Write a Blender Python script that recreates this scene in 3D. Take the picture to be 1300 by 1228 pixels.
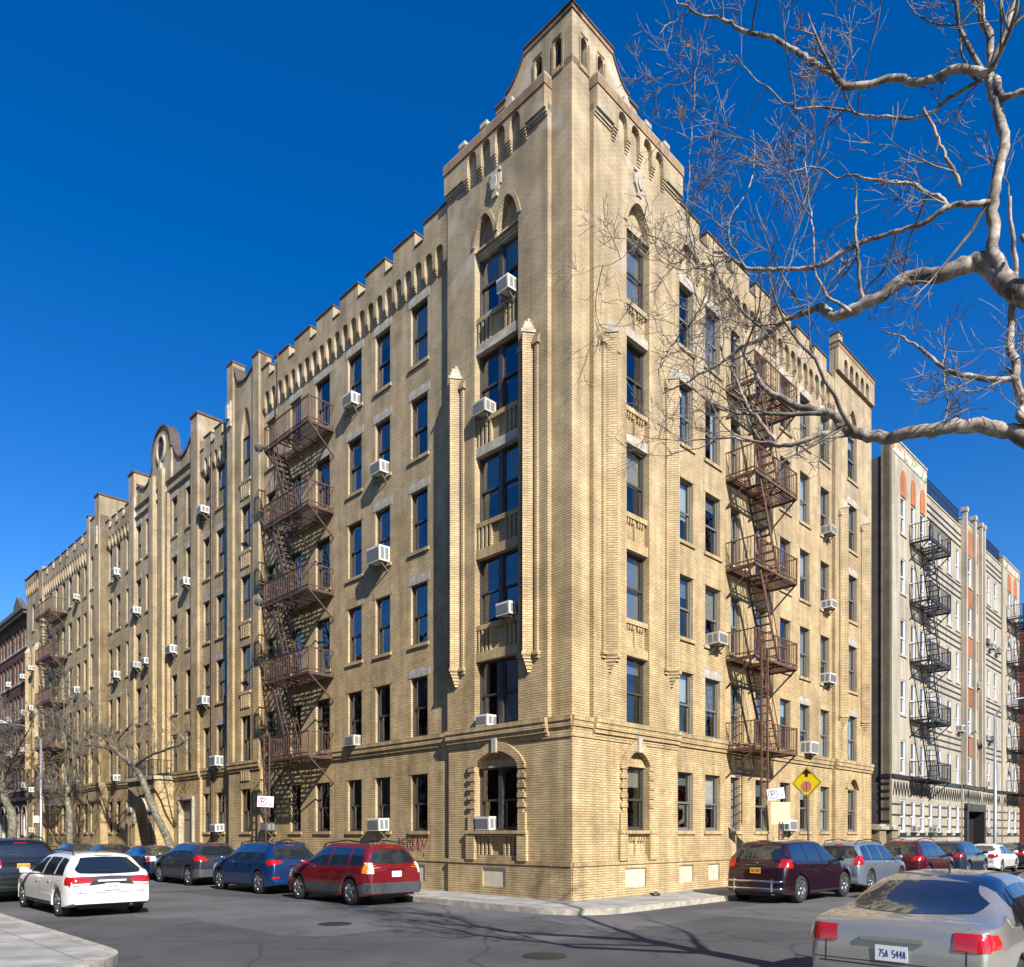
import bpy, bmesh, math, random
from mathutils import Vector, Matrix
from mathutils.bvhtree import BVHTree
for o in list(bpy.data.objects): bpy.data.objects.remove(o)
SC = bpy.context.scene; COL = SC.collection
R = math.radians
# ---------------- camera, sky, sun, exposure ----------------
cam = bpy.data.cameras.new('camera'); cam_ob = bpy.data.objects.new('camera', cam); COL.objects.link(cam_ob)
cam_ob.location = (0, 0, 1.75); cam_ob.rotation_euler = (R(90), 0, 0)
cam.sensor_width = 36; cam.lens = 36*973/1300; cam.shift_y = 445/1300; cam.clip_end = 3000; cam.clip_start = .05
SC.camera = cam_ob
SC.render.resolution_x = 1024; SC.render.resolution_y = 967
SUN = Vector((1.485, -2.899, 2.2)).normalized()
SEL = math.asin(SUN.z); SAZ = math.atan2(SUN.x, SUN.y)
world = bpy.data.worlds.new('World'); SC.world = world; world.use_nodes = True
wn = world.node_tree.nodes; wl = world.node_tree.links
sky = wn.new('ShaderNodeTexSky'); sky.sky_type = 'NISHITA'; sky.sun_disc = False
sky.sun_elevation = SEL; sky.sun_rotation = SAZ; sky.altitude = 0; sky.air_density = 1.0; sky.dust_density = .25; sky.ozone_density = 3.0
hs = wn.new('ShaderNodeHueSaturation'); hs.inputs['Saturation'].default_value = 1.42; hs.inputs['Value'].default_value = 1.26; hs.inputs['Hue'].default_value = .513
wl.new(sky.outputs[0], hs.inputs['Color']); wl.new(hs.outputs[0], wn['Background'].inputs['Color'])
wn['Background'].inputs['Strength'].default_value = .066
sl = bpy.data.lights.new('sun', 'SUN'); sl.energy = 5; sl.angle = R(.5); sl.color = (1, .95, .86)
so = bpy.data.objects.new('sun', sl); COL.objects.link(so); so.location = (20, -40, 40)
so.rotation_euler = SUN.to_track_quat('Z', 'Y').to_euler()
SC.view_settings.view_transform = 'Standard'; SC.view_settings.look = 'None'; SC.view_settings.exposure = 1.05; SC.view_settings.gamma = 1
SC.render.engine = 'CYCLES'
# ---------------- materials ----------------
MAT = {}; KA = .77   # overall reflectance level
def newmat(name):
    m = bpy.data.materials.new(name); m.use_nodes = True; MAT[name] = m
    return m, m.node_tree.nodes, m.node_tree.links, m.node_tree.nodes['Principled BSDF']
def plain(name, col, rough=.6, metal=0, spec=.5, noise=0, nscale=6, coat=0, bump=0, emit=None):
    col = tuple(v*KA for v in col); m, n, l, b = newmat(name)
    b.inputs['Base Color'].default_value = (*col, 1); b.inputs['Roughness'].default_value = rough
    b.inputs['Metallic'].default_value = metal; b.inputs['Specular IOR Level'].default_value = spec
    if coat: b.inputs['Coat Weight'].default_value = coat; b.inputs['Coat Roughness'].default_value = .04
    if noise or bump:
        tc = n.new('ShaderNodeTexCoord'); nz = n.new('ShaderNodeTexNoise'); nz.inputs['Scale'].default_value = nscale; nz.inputs['Detail'].default_value = 6
        l.new(tc.outputs['Object'], nz.inputs['Vector'])
        if noise:
            r = n.new('ShaderNodeMapRange'); r.inputs[1].default_value = .3; r.inputs[2].default_value = .7; r.inputs[3].default_value = 1-noise; r.inputs[4].default_value = 1+noise
            mx = n.new('ShaderNodeMix'); mx.data_type = 'RGBA'; mx.blend_type = 'MULTIPLY'; mx.inputs[0].default_value = 1
            mx.inputs[6].default_value = (*col, 1); l.new(nz.outputs[0], r.inputs[0]); l.new(r.outputs[0], mx.inputs[7]); l.new(mx.outputs[2], b.inputs['Base Color'])
        if bump:
            bp = n.new('ShaderNodeBump'); bp.inputs['Strength'].default_value = bump; bp.inputs['Distance'].default_value = .02
            l.new(nz.outputs[0], bp.inputs['Height']); l.new(bp.outputs[0], b.inputs['Normal'])
    return m
def brick(name, c1, c2, mortar, old1=None, oldz=(7, 19), bw=.21, bh=.067, ms=.007, stain=.22, white=0):
    c1 = tuple(v*KA for v in c1); c2 = tuple(v*KA for v in c2); mortar = tuple(v*KA for v in mortar); old1 = tuple(v*KA for v in old1) if old1 else None
    m, n, l, b = newmat(name)
    uv = n.new('ShaderNodeUVMap'); bt = n.new('ShaderNodeTexBrick')
    bt.inputs['Scale'].default_value = 1; bt.inputs['Brick Width'].default_value = bw; bt.inputs['Row Height'].default_value = bh
    bt.inputs['Mortar Size'].default_value = ms*.45; bt.inputs['Mortar Smooth'].default_value = .1; bt.inputs['Bias'].default_value = 0
    l.new(uv.outputs[0], bt.inputs['Vector'])
    geo = n.new('ShaderNodeNewGeometry'); sp = n.new('ShaderNodeSeparateXYZ'); l.new(geo.outputs['Position'], sp.inputs[0])
    def noise(scale, det=5, vec=None):
        z = n.new('ShaderNodeTexNoise'); z.inputs['Scale'].default_value = scale; z.inputs['Detail'].default_value = det; l.new(geo.outputs['Position'], z.inputs['Vector']); return z
    nb = noise(.45)
    zr = n.new('ShaderNodeMapRange'); zr.inputs[1].default_value = oldz[0]; zr.inputs[2].default_value = oldz[1]; l.new(sp.outputs[2], zr.inputs[0])
    ad = n.new('ShaderNodeMath'); ad.operation = 'MULTIPLY_ADD'; l.new(nb.outputs[0], ad.inputs[0]); ad.inputs[1].default_value = .8; ad.inputs[2].default_value = -.4
    ad2 = n.new('ShaderNodeMath'); ad2.operation = 'ADD'; ad2.use_clamp = True; l.new(ad.outputs[0], ad2.inputs[0]); l.new(zr.outputs[0], ad2.inputs[1])
    old = old1 or c1
    def mixc(a, bb, fac):
        mx = n.new('ShaderNodeMix'); mx.data_type = 'RGBA'
        if isinstance(a, tuple): mx.inputs[6].default_value = (*a, 1)
        else: l.new(a, mx.inputs[6])
        if isinstance(bb, tuple): mx.inputs[7].default_value = (*bb, 1)
        else: l.new(bb, mx.inputs[7])
        if isinstance(fac, float): mx.inputs[0].default_value = fac
        else: l.new(fac, mx.inputs[0])
        return mx.outputs[2]
    l.new(mixc(c1, old, ad2.outputs[0]), bt.inputs['Color1'])
    l.new(mixc(c2, tuple(v*.86 for v in old), ad2.outputs[0]), bt.inputs['Color2'])
    bt.inputs['Mortar'].default_value = (*mortar, 1)
    n2 = noise(1.7, 8); r = n.new('ShaderNodeMapRange'); r.inputs[1].default_value = .3; r.inputs[2].default_value = .7; r.inputs[3].default_value = 1-stain; r.inputs[4].default_value = 1+stain*.6
    l.new(n2.outputs[0], r.inputs[0])
    # vertical rain streaks
    mp = n.new('ShaderNodeMapping'); mp.inputs['Scale'].default_value = (3.2, 3.2, .22); l.new(geo.outputs['Position'], mp.inputs[0])
    n3 = n.new('ShaderNodeTexNoise'); n3.inputs['Scale'].default_value = 1; n3.inputs['Detail'].default_value = 4; l.new(mp.outputs[0], n3.inputs['Vector'])
    r3 = n.new('ShaderNodeMapRange'); r3.inputs[1].default_value = .35; r3.inputs[2].default_value = .62; r3.inputs[3].default_value = .76; r3.inputs[4].default_value = 1.05; l.new(n3.outputs[0], r3.inputs[0])
    mu = n.new('ShaderNodeMath'); mu.operation = 'MULTIPLY'; l.new(r.outputs[0], mu.inputs[0]); l.new(r3.outputs[0], mu.inputs[1])
    # bed joints: a wider line at every course
    su = n.new('ShaderNodeSeparateXYZ'); l.new(uv.outputs[0], su.inputs[0])
    dv = n.new('ShaderNodeMath'); dv.operation = 'DIVIDE'; l.new(su.outputs[1], dv.inputs[0]); dv.inputs[1].default_value = bh
    fc = n.new('ShaderNodeMath'); fc.operation = 'FRACT'; l.new(dv.outputs[0], fc.inputs[0])
    pp = n.new('ShaderNodeMath'); pp.operation = 'PINGPONG'; l.new(fc.outputs[0], pp.inputs[0]); pp.inputs[1].default_value = .5
    jn = n.new('ShaderNodeMapRange'); jn.inputs[1].default_value = ms/bh*.5; jn.inputs[2].default_value = ms/bh*.5+.07; jn.inputs[3].default_value = 1; jn.inputs[4].default_value = 0; l.new(pp.outputs[0], jn.inputs[0])
    # patches relaid or repointed in a slightly different brick
    pn_ = n.new('ShaderNodeTexNoise'); pn_.inputs['Scale'].default_value = .33; pn_.inputs['Detail'].default_value = 2; pm = n.new('ShaderNodeMapping'); pm.inputs['Location'].default_value = (13, 7, 3); l.new(geo.outputs['Position'], pm.inputs[0]); l.new(pm.outputs[0], pn_.inputs['Vector'])
    pr_ = n.new('ShaderNodeMapRange'); pr_.inputs[1].default_value = .56; pr_.inputs[2].default_value = .60; pr_.inputs[3].default_value = 1; pr_.inputs[4].default_value = .87; l.new(pn_.outputs[0], pr_.inputs[0])
    mu2 = n.new('ShaderNodeMath'); mu2.operation = 'MULTIPLY'; l.new(mu.outputs[0], mu2.inputs[0]); l.new(pr_.outputs[0], mu2.inputs[1]); mu = mu2
    mx = n.new('ShaderNodeMix'); mx.data_type = 'RGBA'; mx.blend_type = 'MULTIPLY'; mx.inputs[0].default_value = 1
    l.new(mixc(bt.outputs[0], tuple(mortar), jn.outputs[0]), mx.inputs[6]); l.new(mu.outputs[0], mx.inputs[7])
    out = mx.outputs[2]
    if white:   # efflorescence near the top
        n4 = noise(.9, 7); r4 = n.new('ShaderNodeMapRange'); r4.inputs[1].default_value = .56; r4.inputs[2].default_value = .72; r4.inputs[3].default_value = 0; r4.inputs[4].default_value = white; l.new(n4.outputs[0], r4.inputs[0])
        zz = n.new('ShaderNodeMapRange'); zz.inputs[1].default_value = 15; zz.inputs[2].default_value = 19; l.new(sp.outputs[2], zz.inputs[0])
        m4 = n.new('ShaderNodeMath'); m4.operation = 'MULTIPLY'; l.new(r4.outputs[0], m4.inputs[0]); l.new(zz.outputs[0], m4.inputs[1])
        out = mixc(out, (.50, .48, .45), m4.outputs[0])
    l.new(out, b.inputs['Base Color']); b.inputs['Roughness'].default_value = .85; b.inputs['Specular IOR Level'].default_value = .25
    bp = n.new('ShaderNodeBump'); bp.inputs['Strength'].default_value = .5; bp.inputs['Distance'].default_value = .008; bp.invert = True
    l.new(bt.outputs['Fac'], bp.inputs['Height']); l.new(bp.outputs[0], b.inputs['Normal'])
    return m
brick('brick_yellow', (.635, .477, .255), (.53, .382, .19), (.14, .08, .04), old1=(.53, .425, .28), ms=.009, white=.4)
brick('brick_band', (.40, .27, .17), (.33, .21, .13), (.17, .11, .07), old1=(.38, .26, .17), bw=.2)
brick('brick_grey', (.14, .12, .11), (.10, .085, .08), (.05, .045, .04), ms=.009)
brick('brick_tan', (.37, .29, .19), (.30, .235, .15), (.15, .11, .07))
brick('brick_cream', (.46, .405, .32), (.42, .37, .285), (.42, .36, .27), ms=.004, stain=.1)
brick('brick_brown', (.12, .048, .034), (.09, .036, .027), (.06, .04, .035), stain=.15)
brick('brick_red', (.30, .075, .04), (.25, .06, .035), (.2, .12, .09), stain=.1)
brick('terracotta', (.50, .17, .075), (.40, .13, .06), (.3, .13, .07), bw=.12, bh=.12, ms=.006, stain=.12)
plain('stone', (.40, .36, .29), .85, noise=.28, nscale=5, bump=.4)
plain('stone_grey', (.36, .33, .275), .9, noise=.35, nscale=4, bump=.4)
plain('stone_dark', (.09, .08, .075), .8, noise=.4, nscale=6)
plain('coping_dark', (.075, .055, .045), .7, noise=.3, nscale=7)
plain('cover_panel', (.55, .49, .38), .7, noise=.12, nscale=4)
plain('black_stone', (.03, .028, .03), .35, noise=.3, nscale=8)
plain('frame_dark', (.055, .05, .045), .45)
plain('frame_grey', (.16, .15, .135), .45)
plain('frame_white', (.75, .76, .78), .4)
plain('interior_dark', (.012, .012, .012), .9)  # near-black base colour, paints in the shade of rooms and recesses
plain('roofing', (.12, .12, .12), .9, noise=.2)
plain('curtain_white', (.62, .60, .56), .8); plain('curtain_beige', (.42, .34, .24), .8); plain('curtain_grey', (.22, .22, .24), .8)
plain('ac_white', (.66, .65, .61), .45, noise=.16, nscale=9); plain('ac_beige', (.50, .46, .38), .5, noise=.2, nscale=7); plain('ac_grille', (.20, .20, .20), .6); plain('ac_dark', (.09, .085, .08), .6); plain('ac_blue', (.02, .12, .30), .5)
plain('iron_brown', (.085, .045, .03), .65, noise=.4, nscale=9, bump=.3); plain('iron_rust', (.12, .055, .03), .75, noise=.5, nscale=5, bump=.3); plain('iron_black', (.018, .018, .02), .5, noise=.2)
plain('steel_pole', (.32, .37, .42), .4, metal=.5, noise=.15); plain('galvanised', (.30, .31, .33), .5, metal=.4, noise=.2)
plain('post_brown', (.06, .035, .025), .6); plain('sign_yellow', (1.15, .83, .0), .4, noise=.04); plain('sign_black', (.012, .012, .014), .5)
plain('sign_coral', (.80, .25, .14), .5, noise=.12, nscale=20); plain('sign_pale', (.85, .55, .38), .5); plain('sign_white', (.75, .70, .74), .5); plain('sign_cream', (.66, .60, .34), .6, noise=.08); plain('sign_purple', (.12, .05, .12), .5); plain('sign_red', (.5, .03, .03), .5)
plain('paint_black', (.02, .018, .02), .7); plain('paint_red', (.20, .012, .02), .7)
plain('door_grey', (.17, .17, .165), .5, noise=.1); plain('wood_dark', (.05, .03, .02), .5)
plain('tyre', (.018, .018, .018), .8); plain('rim', (.55, .56, .58), .28, metal=.9); plain('plastic_black', (.02, .02, .022), .5); plain('cladding', (.055, .06, .07), .5)
plain('chrome', (.75, .76, .78), .12, metal=1); plain('lamp_red', (.42, .01, .012), .15, coat=1); plain('lamp_amber', (.75, .22, .02), .15, coat=1); plain('lamp_clear', (.6, .6, .58), .1, coat=1)
plain('plate_white', (.7, .72, .75), .5); plain('plate_orange', (.75, .33, .02), .5); plain('plate_blue', (.02, .05, .2), .5)
plain('litter', (.02, .02, .02), .6)
def glass(name, base, refl=.3, rough=.02, alpha=None, tint=(.8, .9, 1), wob=.02, ws=1.3):
    m, n, l, b = newmat(name)
    g = n.new('ShaderNodeBsdfGlossy'); g.inputs['Roughness'].default_value = rough; g.inputs['Color'].default_value = (*tint, 1)
    tc = n.new('ShaderNodeTexCoord'); nz = n.new('ShaderNodeTexNoise'); nz.inputs['Scale'].default_value = ws; nz.inputs['Detail'].default_value = 1
    geo = n.new('ShaderNodeNewGeometry'); l.new(geo.outputs['Position'], nz.inputs['Vector'])
    bp = n.new('ShaderNodeBump'); bp.inputs['Strength'].default_value = 1; bp.inputs['Distance'].default_value = wob; l.new(nz.outputs[0], bp.inputs['Height']); l.new(bp.outputs[0], g.inputs['Normal'])
    fr = n.new('ShaderNodeFresnel'); fr.inputs[0].default_value = 1.5
    ma = n.new('ShaderNodeMath'); ma.operation = 'MULTIPLY_ADD'; ma.use_clamp = True; l.new(fr.outputs[0], ma.inputs[0]); ma.inputs[1].default_value = 1.2; ma.inputs[2].default_value = refl
    mx = n.new('ShaderNodeMixShader'); l.new(ma.outputs[0], mx.inputs[0])
    if alpha is None:
        b.inputs['Base Color'].default_value = (*base, 1); b.inputs['Roughness'].default_value = .3; l.new(b.outputs[0], mx.inputs[1])
    else:
        t = n.new('ShaderNodeBsdfTransparent'); t.inputs[0].default_value = (*[alpha*v for v in (.85, .95, 1)], 1); l.new(t.outputs[0], mx.inputs[1])
    l.new(g.outputs[0], mx.inputs[2]); l.new(mx.outputs[0], n['Material Output'].inputs['Surface'])
    return m
glass('window_glass', (.01, .01, .012), refl=.13, alpha=.85, tint=(.85, .88, .92))
glass('car_glass', (.008, .012, .016), refl=.06, wob=.0)
glass('car_glass_clear', (.01, .02, .03), refl=.05, wob=0, alpha=.35)
def paint(name, col, metal=.3, rough=.3):
    m = plain(name, col, rough, metal, coat=1, noise=.03, nscale=30); return m
paint('paint_car_red', (.20, .008, .014)); paint('paint_car_blue', (.005, .035, .14)); paint('paint_car_graphite', (.055, .055, .085), .5)
paint('paint_car_navy', (.01, .018, .06)); paint('paint_car_white', (.78, .78, .77), 0); paint('paint_car_green_black', (.01, .014, .015)); paint('paint_car_maroon', (.022, .005, .012))
paint('paint_car_silver_blue', (.30, .36, .45), .6); paint('paint_car_silver', (.42, .40, .37), .6, .35); paint('paint_car_burgundy', (.09, .008, .018)); paint('paint_car_slate', (.03, .05, .09)); paint('paint_car_black', (.01, .01, .012)); paint('paint_car_olive', (.045, .045, .035))
def asphalt():
    m, n, l, b = newmat('asphalt')
    g = n.new('ShaderNodeNewGeometry'); z = n.new('ShaderNodeTexNoise'); z.inputs['Scale'].default_value = .35; z.inputs['Detail'].default_value = 8; l.new(g.outputs['Position'], z.inputs['Vector'])
    z2 = n.new('ShaderNodeTexNoise'); z2.inputs['Scale'].default_value = 45; z2.inputs['Detail'].default_value = 4; l.new(g.outputs['Position'], z2.inputs['Vector'])
    v = n.new('ShaderNodeTexVoronoi'); v.feature = 'DISTANCE_TO_EDGE'; v.inputs['Scale'].default_value = .28
    nz = n.new('ShaderNodeTexNoise'); nz.inputs['Scale'].default_value = .8; l.new(g.outputs['Position'], nz.inputs['Vector'])
    mxv = n.new('ShaderNodeMix'); mxv.data_type = 'RGBA'; mxv.inputs[0].default_value = .35; l.new(g.outputs['Position'], mxv.inputs[6]); l.new(nz.outputs[1], mxv.inputs[7]); l.new(mxv.outputs[2], v.inputs['Vector'])
    cr = n.new('ShaderNodeMapRange'); cr.inputs[1].default_value = 0; cr.inputs[2].default_value = .008; cr.inputs[3].default_value = .45; cr.inputs[4].default_value = 1; l.new(v.outputs['Distance'], cr.inputs[0])
    r = n.new('ShaderNodeValToRGB'); r.color_ramp.elements[0].position = .3; r.color_ramp.elements[0].color = (.042, .043, .046, 1); r.color_ramp.elements[1].position = .7; r.color_ramp.elements[1].color = (.092, .092, .095, 1); l.new(z.outputs[0], r.inputs[0])
    a = n.new('ShaderNodeMix'); a.data_type = 'RGBA'; a.blend_type = 'MULTIPLY'; a.inputs[0].default_value = 1; l.new(r.outputs[0], a.inputs[6]); l.new(cr.outputs[0], a.inputs[7])
    r2 = n.new('ShaderNodeMapRange'); r2.inputs[1].default_value = .3; r2.inputs[2].default_value = .7; r2.inputs[3].default_value = .7; r2.inputs[4].default_value = 1.3; l.new(z2.outputs[0], r2.inputs[0])
    c = n.new('ShaderNodeMix'); c.data_type = 'RGBA'; c.blend_type = 'MULTIPLY'; c.inputs[0].default_value = 1; l.new(a.outputs[2], c.inputs[6]); l.new(r2.outputs[0], c.inputs[7]); l.new(c.outputs[2], b.inputs['Base Color'])
    vp = n.new('ShaderNodeTexVoronoi'); vp.distance = 'CHEBYCHEV'; vp.inputs['Scale'].default_value = .16; rm = n.new('ShaderNodeMapping'); rm.inputs['Rotation'].default_value = (0, 0, R(45)); l.new(g.outputs['Position'], rm.inputs[0]); l.new(rm.outputs[0], vp.inputs['Vector'])
    sc_ = n.new('ShaderNodeSeparateColor'); l.new(vp.outputs['Color'], sc_.inputs[0]); rp = n.new('ShaderNodeMapRange'); rp.inputs[1].default_value = .55; rp.inputs[2].default_value = .6; rp.inputs[3].default_value = 1.08; rp.inputs[4].default_value = .72; l.new(sc_.outputs[0], rp.inputs[0])
    zs = n.new('ShaderNodeTexNoise'); zs.inputs['Scale'].default_value = .9; zs.inputs['Detail'].default_value = 3; l.new(g.outputs['Position'], zs.inputs['Vector']); rs = n.new('ShaderNodeMapRange'); rs.inputs[1].default_value = .62; rs.inputs[2].default_value = .72; rs.inputs[3].default_value = 1; rs.inputs[4].default_value = .6; l.new(zs.outputs[0], rs.inputs[0])
    mm = n.new('ShaderNodeMath'); mm.operation = 'MULTIPLY'; l.new(rp.outputs[0], mm.inputs[0]); l.new(rs.outputs[0], mm.inputs[1])
    c2 = n.new('ShaderNodeMix'); c2.data_type = 'RGBA'; c2.blend_type = 'MULTIPLY'; c2.inputs[0].default_value = 1; l.new(c.outputs[2], c2.inputs[6]); l.new(mm.outputs[0], c2.inputs[7]); l.new(c2.outputs[2], b.inputs['Base Color'])
    b.inputs['Roughness'].default_value = .85
    bp = n.new('ShaderNodeBump'); bp.inputs['Strength'].default_value = .5; bp.inputs['Distance'].default_value = .01; l.new(z2.outputs[0], bp.inputs['Height']); l.new(bp.outputs[0], b.inputs['Normal'])
asphalt()
def concrete():
    m, n, l, b = newmat('concrete')
    uv = n.new('ShaderNodeUVMap'); bt = n.new('ShaderNodeTexBrick'); bt.offset = 0; bt.inputs['Scale'].default_value = 1; bt.inputs['Brick Width'].default_value = 1.5; bt.inputs['Row Height'].default_value = 1.5; bt.inputs['Mortar Size'].default_value = .012
    bt.inputs['Color1'].default_value = (.27, .26, .245, 1); bt.inputs['Color2'].default_value = (.32, .31, .29, 1); bt.inputs['Mortar'].default_value = (.12, .12, .11, 1)
    l.new(uv.outputs[0], bt.inputs['Vector']); g = n.new('ShaderNodeNewGeometry'); z = n.new('ShaderNodeTexNoise'); z.inputs['Scale'].default_value = 1.5; z.inputs['Detail'].default_value = 8; l.new(g.outputs['Position'], z.inputs['Vector'])
    r = n.new('ShaderNodeMapRange'); r.inputs[1].default_value = .3; r.inputs[2].default_value = .7; r.inputs[3].default_value = .55; r.inputs[4].default_value = 1.15; l.new(z.outputs[0], r.inputs[0])
    a = n.new('ShaderNodeMix'); a.data_type = 'RGBA'; a.blend_type = 'MULTIPLY'; a.inputs[0].default_value = 1; l.new(bt.outputs[0], a.inputs[6]); l.new(r.outputs[0], a.inputs[7]); l.new(a.outputs[2], b.inputs['Base Color']); b.inputs['Roughness'].default_value = .85
concrete()
def bark(name, light, mid, dark):
    m, n, l, b = newmat(name)
    g = n.new('ShaderNodeTexCoord'); z = n.new('ShaderNodeTexNoise'); z.inputs['Scale'].default_value = 5; z.inputs['Detail'].default_value = 5; z.inputs['Distortion'].default_value = .6; l.new(g.outputs['Object'], z.inputs['Vector'])
    r = n.new('ShaderNodeValToRGB'); e = r.color_ramp.elements; e[0].position = .38; e[0].color = (*dark, 1); e[1].position = .62; e[1].color = (*light, 1); k = e.new(.5); k.color = (*mid, 1); z.inputs['Detail'].default_value = 8; z.inputs['Roughness'].default_value = .65; l.new(z.outputs[0], r.inputs[0]); l.new(r.outputs[0], b.inputs['Base Color'])
    b.inputs['Roughness'].default_value = .8; bp = n.new('ShaderNodeBump'); bp.inputs['Strength'].default_value = .5; bp.inputs['Distance'].default_value = .01; l.new(z.outputs[0], bp.inputs['Height']); l.new(bp.outputs[0], b.inputs['Normal'])
bark('bark', (.38, .335, .275), (.20, .165, .13), (.065, .052, .04)); bark('bark_twig', (.21, .185, .155), (.11, .095, .078), (.045, .038, .03)); bark('bark_olive', (.20, .185, .13), (.12, .11, .08), (.06, .05, .035))
# ---------------- mesh helpers ----------------
class MB:
    def __init__(s): s.v = []; s.f = []; s.uv = []; s.mi = []
    def poly(s, pts, m=0, uv=None, swap=False):
        pts = [Vector(p) for p in pts]; i = len(s.v); s.v += pts; s.f.append(tuple(range(i, i+len(pts)))); s.mi.append(m)
        if uv is None:
            nn = Vector((0, 0, 0))
            for k in range(len(pts)):
                a, b = pts[k], pts[(k+1) % len(pts)]; nn += a.cross(b)
            x, y, z = abs(nn.x), abs(nn.y), abs(nn.z)
            if z >= x and z >= y: uv = [(p.x, p.y) for p in pts]
            elif x >= y: uv = [(p.y, p.z) for p in pts]
            else: uv = [(p.x, p.z) for p in pts]
            if swap: uv = [(b, a) for a, b in uv]
        s.uv.append(uv)
    def hexa(s, P, m=0, swap=False):   # P: 4 bottom (ccw from above) + 4 top
        a, b, c, d, e, f, g, h = P
        for q in ((d, c, b, a), (e, f, g, h), (a, b, f, e), (b, c, g, f), (c, d, h, g), (d, a, e, h)): s.poly(q, m, swap=swap)
    def box(s, x0, x1, y0, y1, z0, z1, m=0, swap=False):
        if x0 > x1: x0, x1 = x1, x0
        if y0 > y1: y0, y1 = y1, y0
        s.hexa([(x0, y0, z0), (x1, y0, z0), (x1, y1, z0), (x0, y1, z0), (x0, y0, z1), (x1, y0, z1), (x1, y1, z1), (x0, y1, z1)], m, swap)
    def bar(s, p, q, w, h=None, m=0, up=(0, 0, 1)):
        p = Vector(p); q = Vector(q); h = h or w; d = (q-p)
        if d.length < 1e-6: return
        d.normalize(); up = Vector(up)
        if abs(d.dot(up)) > .97: up = Vector((1, 0, 0))
        a = d.cross(up).normalized()*w/2; b = a.cross(d).normalized()*h/2
        s.hexa([p-a-b, p+a-b, q+a-b, q-a-b, p-a+b, p+a+b, q+a+b, q-a+b], m)
    def tube(s, pts, rad, seg=8, m=0, cap=True):
        pts = [Vector(p) for p in pts]; n = len(pts)
        if not isinstance(rad, (list, tuple)): rad = [rad]*n
        up = Vector((0, 0, 1)); rings = []; a = None
        for i, p in enumerate(pts):
            d = (pts[min(i+1, n-1)]-pts[max(i-1, 0)]).normalized()
            if a is None:
                a = d.cross(up if abs(d.z) < .9 else Vector((1, 0, 0))).normalized()
            else: a = (a - d*a.dot(d)).normalized()
            b = d.cross(a); i0 = len(s.v)
            for k in range(seg):
                t = 2*math.pi*k/seg; s.v.append(p + (a*math.cos(t)+b*math.sin(t))*rad[i])
            rings.append(i0)
        for i in range(n-1):
            for k in range(seg):
                k2 = (k+1) % seg; s.f.append((rings[i]+k, rings[i]+k2, rings[i+1]+k2, rings[i+1]+k)); s.mi.append(m)
                s.uv.append([(k/seg, i), ((k+1)/seg, i), ((k+1)/seg, i+1), (k/seg, i+1)])
        if cap:
            for r0, rev in ((rings[0], True), (rings[-1], False)):
                f = list(range(r0, r0+seg)); f = f[::-1] if rev else f; s.f.append(tuple(f)); s.mi.append(m); s.uv.append([(0, 0)]*seg)
    def lathe(s, prof, seg=24, m=0, axis='z', c=(0, 0, 0), mfun=None):
        c = Vector(c); i0 = len(s.v)
        for r, h in prof:
            for k in range(seg):
                t = 2*math.pi*k/seg; u, v = r*math.cos(t), r*math.sin(t)
                s.v.append(c+Vector({'z': (u, v, h), 'y': (u, h, v), 'x': (h, u, v)}[axis]))
        for i in range(len(prof)-1):
            for k in range(seg):
                k2 = (k+1) % seg; s.f.append((i0+i*seg+k, i0+i*seg+k2, i0+(i+1)*seg+k2, i0+(i+1)*seg+k)); s.mi.append(m); s.uv.append([(0, 0)]*4)
    def prism(s, pts, fn, n0, n1, m=0, swap=False, cap=True):  # pts: (s,z) polygon extruded between n0..n1 by fn(s,n,z)
        A = [fn(a, n0, z) for a, z in pts]; B = [fn(a, n1, z) for a, z in pts]
        if cap: s.poly(A, m, swap=swap); s.poly(B[::-1], m, swap=swap)
        for i in range(len(pts)):
            j = (i+1) % len(pts); s.poly([A[i], A[j], B[j], B[i]], m)
    def mesh(s, name, mats, smooth=False, recalc=False):
        me = bpy.data.meshes.new(name); me.from_pydata([tuple(v) for v in s.v], [], s.f)
        for mm in (mats if isinstance(mats, (list, tuple)) else [mats]): me.materials.append(MAT[mm])
        me.polygons.foreach_set('material_index', s.mi)
        uvl = me.uv_layers.new(name='UVMap'); fl = [c for u in s.uv for p in u for c in p]; uvl.data.foreach_set('uv', fl)
        if smooth: me.polygons.foreach_set('use_smooth', [True]*len(s.f))
        if recalc:
            bm = bmesh.new(); bm.from_mesh(me); bmesh.ops.remove_doubles(bm, verts=bm.verts, dist=1e-4); bmesh.ops.recalc_face_normals(bm, faces=bm.faces); bm.to_mesh(me); bm.free()
        me.update(); return me
def ob(name, me, parent=None, loc=(0, 0, 0), rz=0, label=None, cat=None, group=None, kind=None):
    o = bpy.data.objects.new(name, me); COL.objects.link(o); o.location = loc; o.rotation_euler = (0, 0, rz)
    if parent: o.parent = parent
    if label: o['label'] = label
    if cat: o['category'] = cat
    if group: o['group'] = group
    if kind: o['kind'] = kind
    return o
def empty(name, loc, rz, label, cat, group=None): return ob(name, None, None, loc, rz, label, cat, group)
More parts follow.
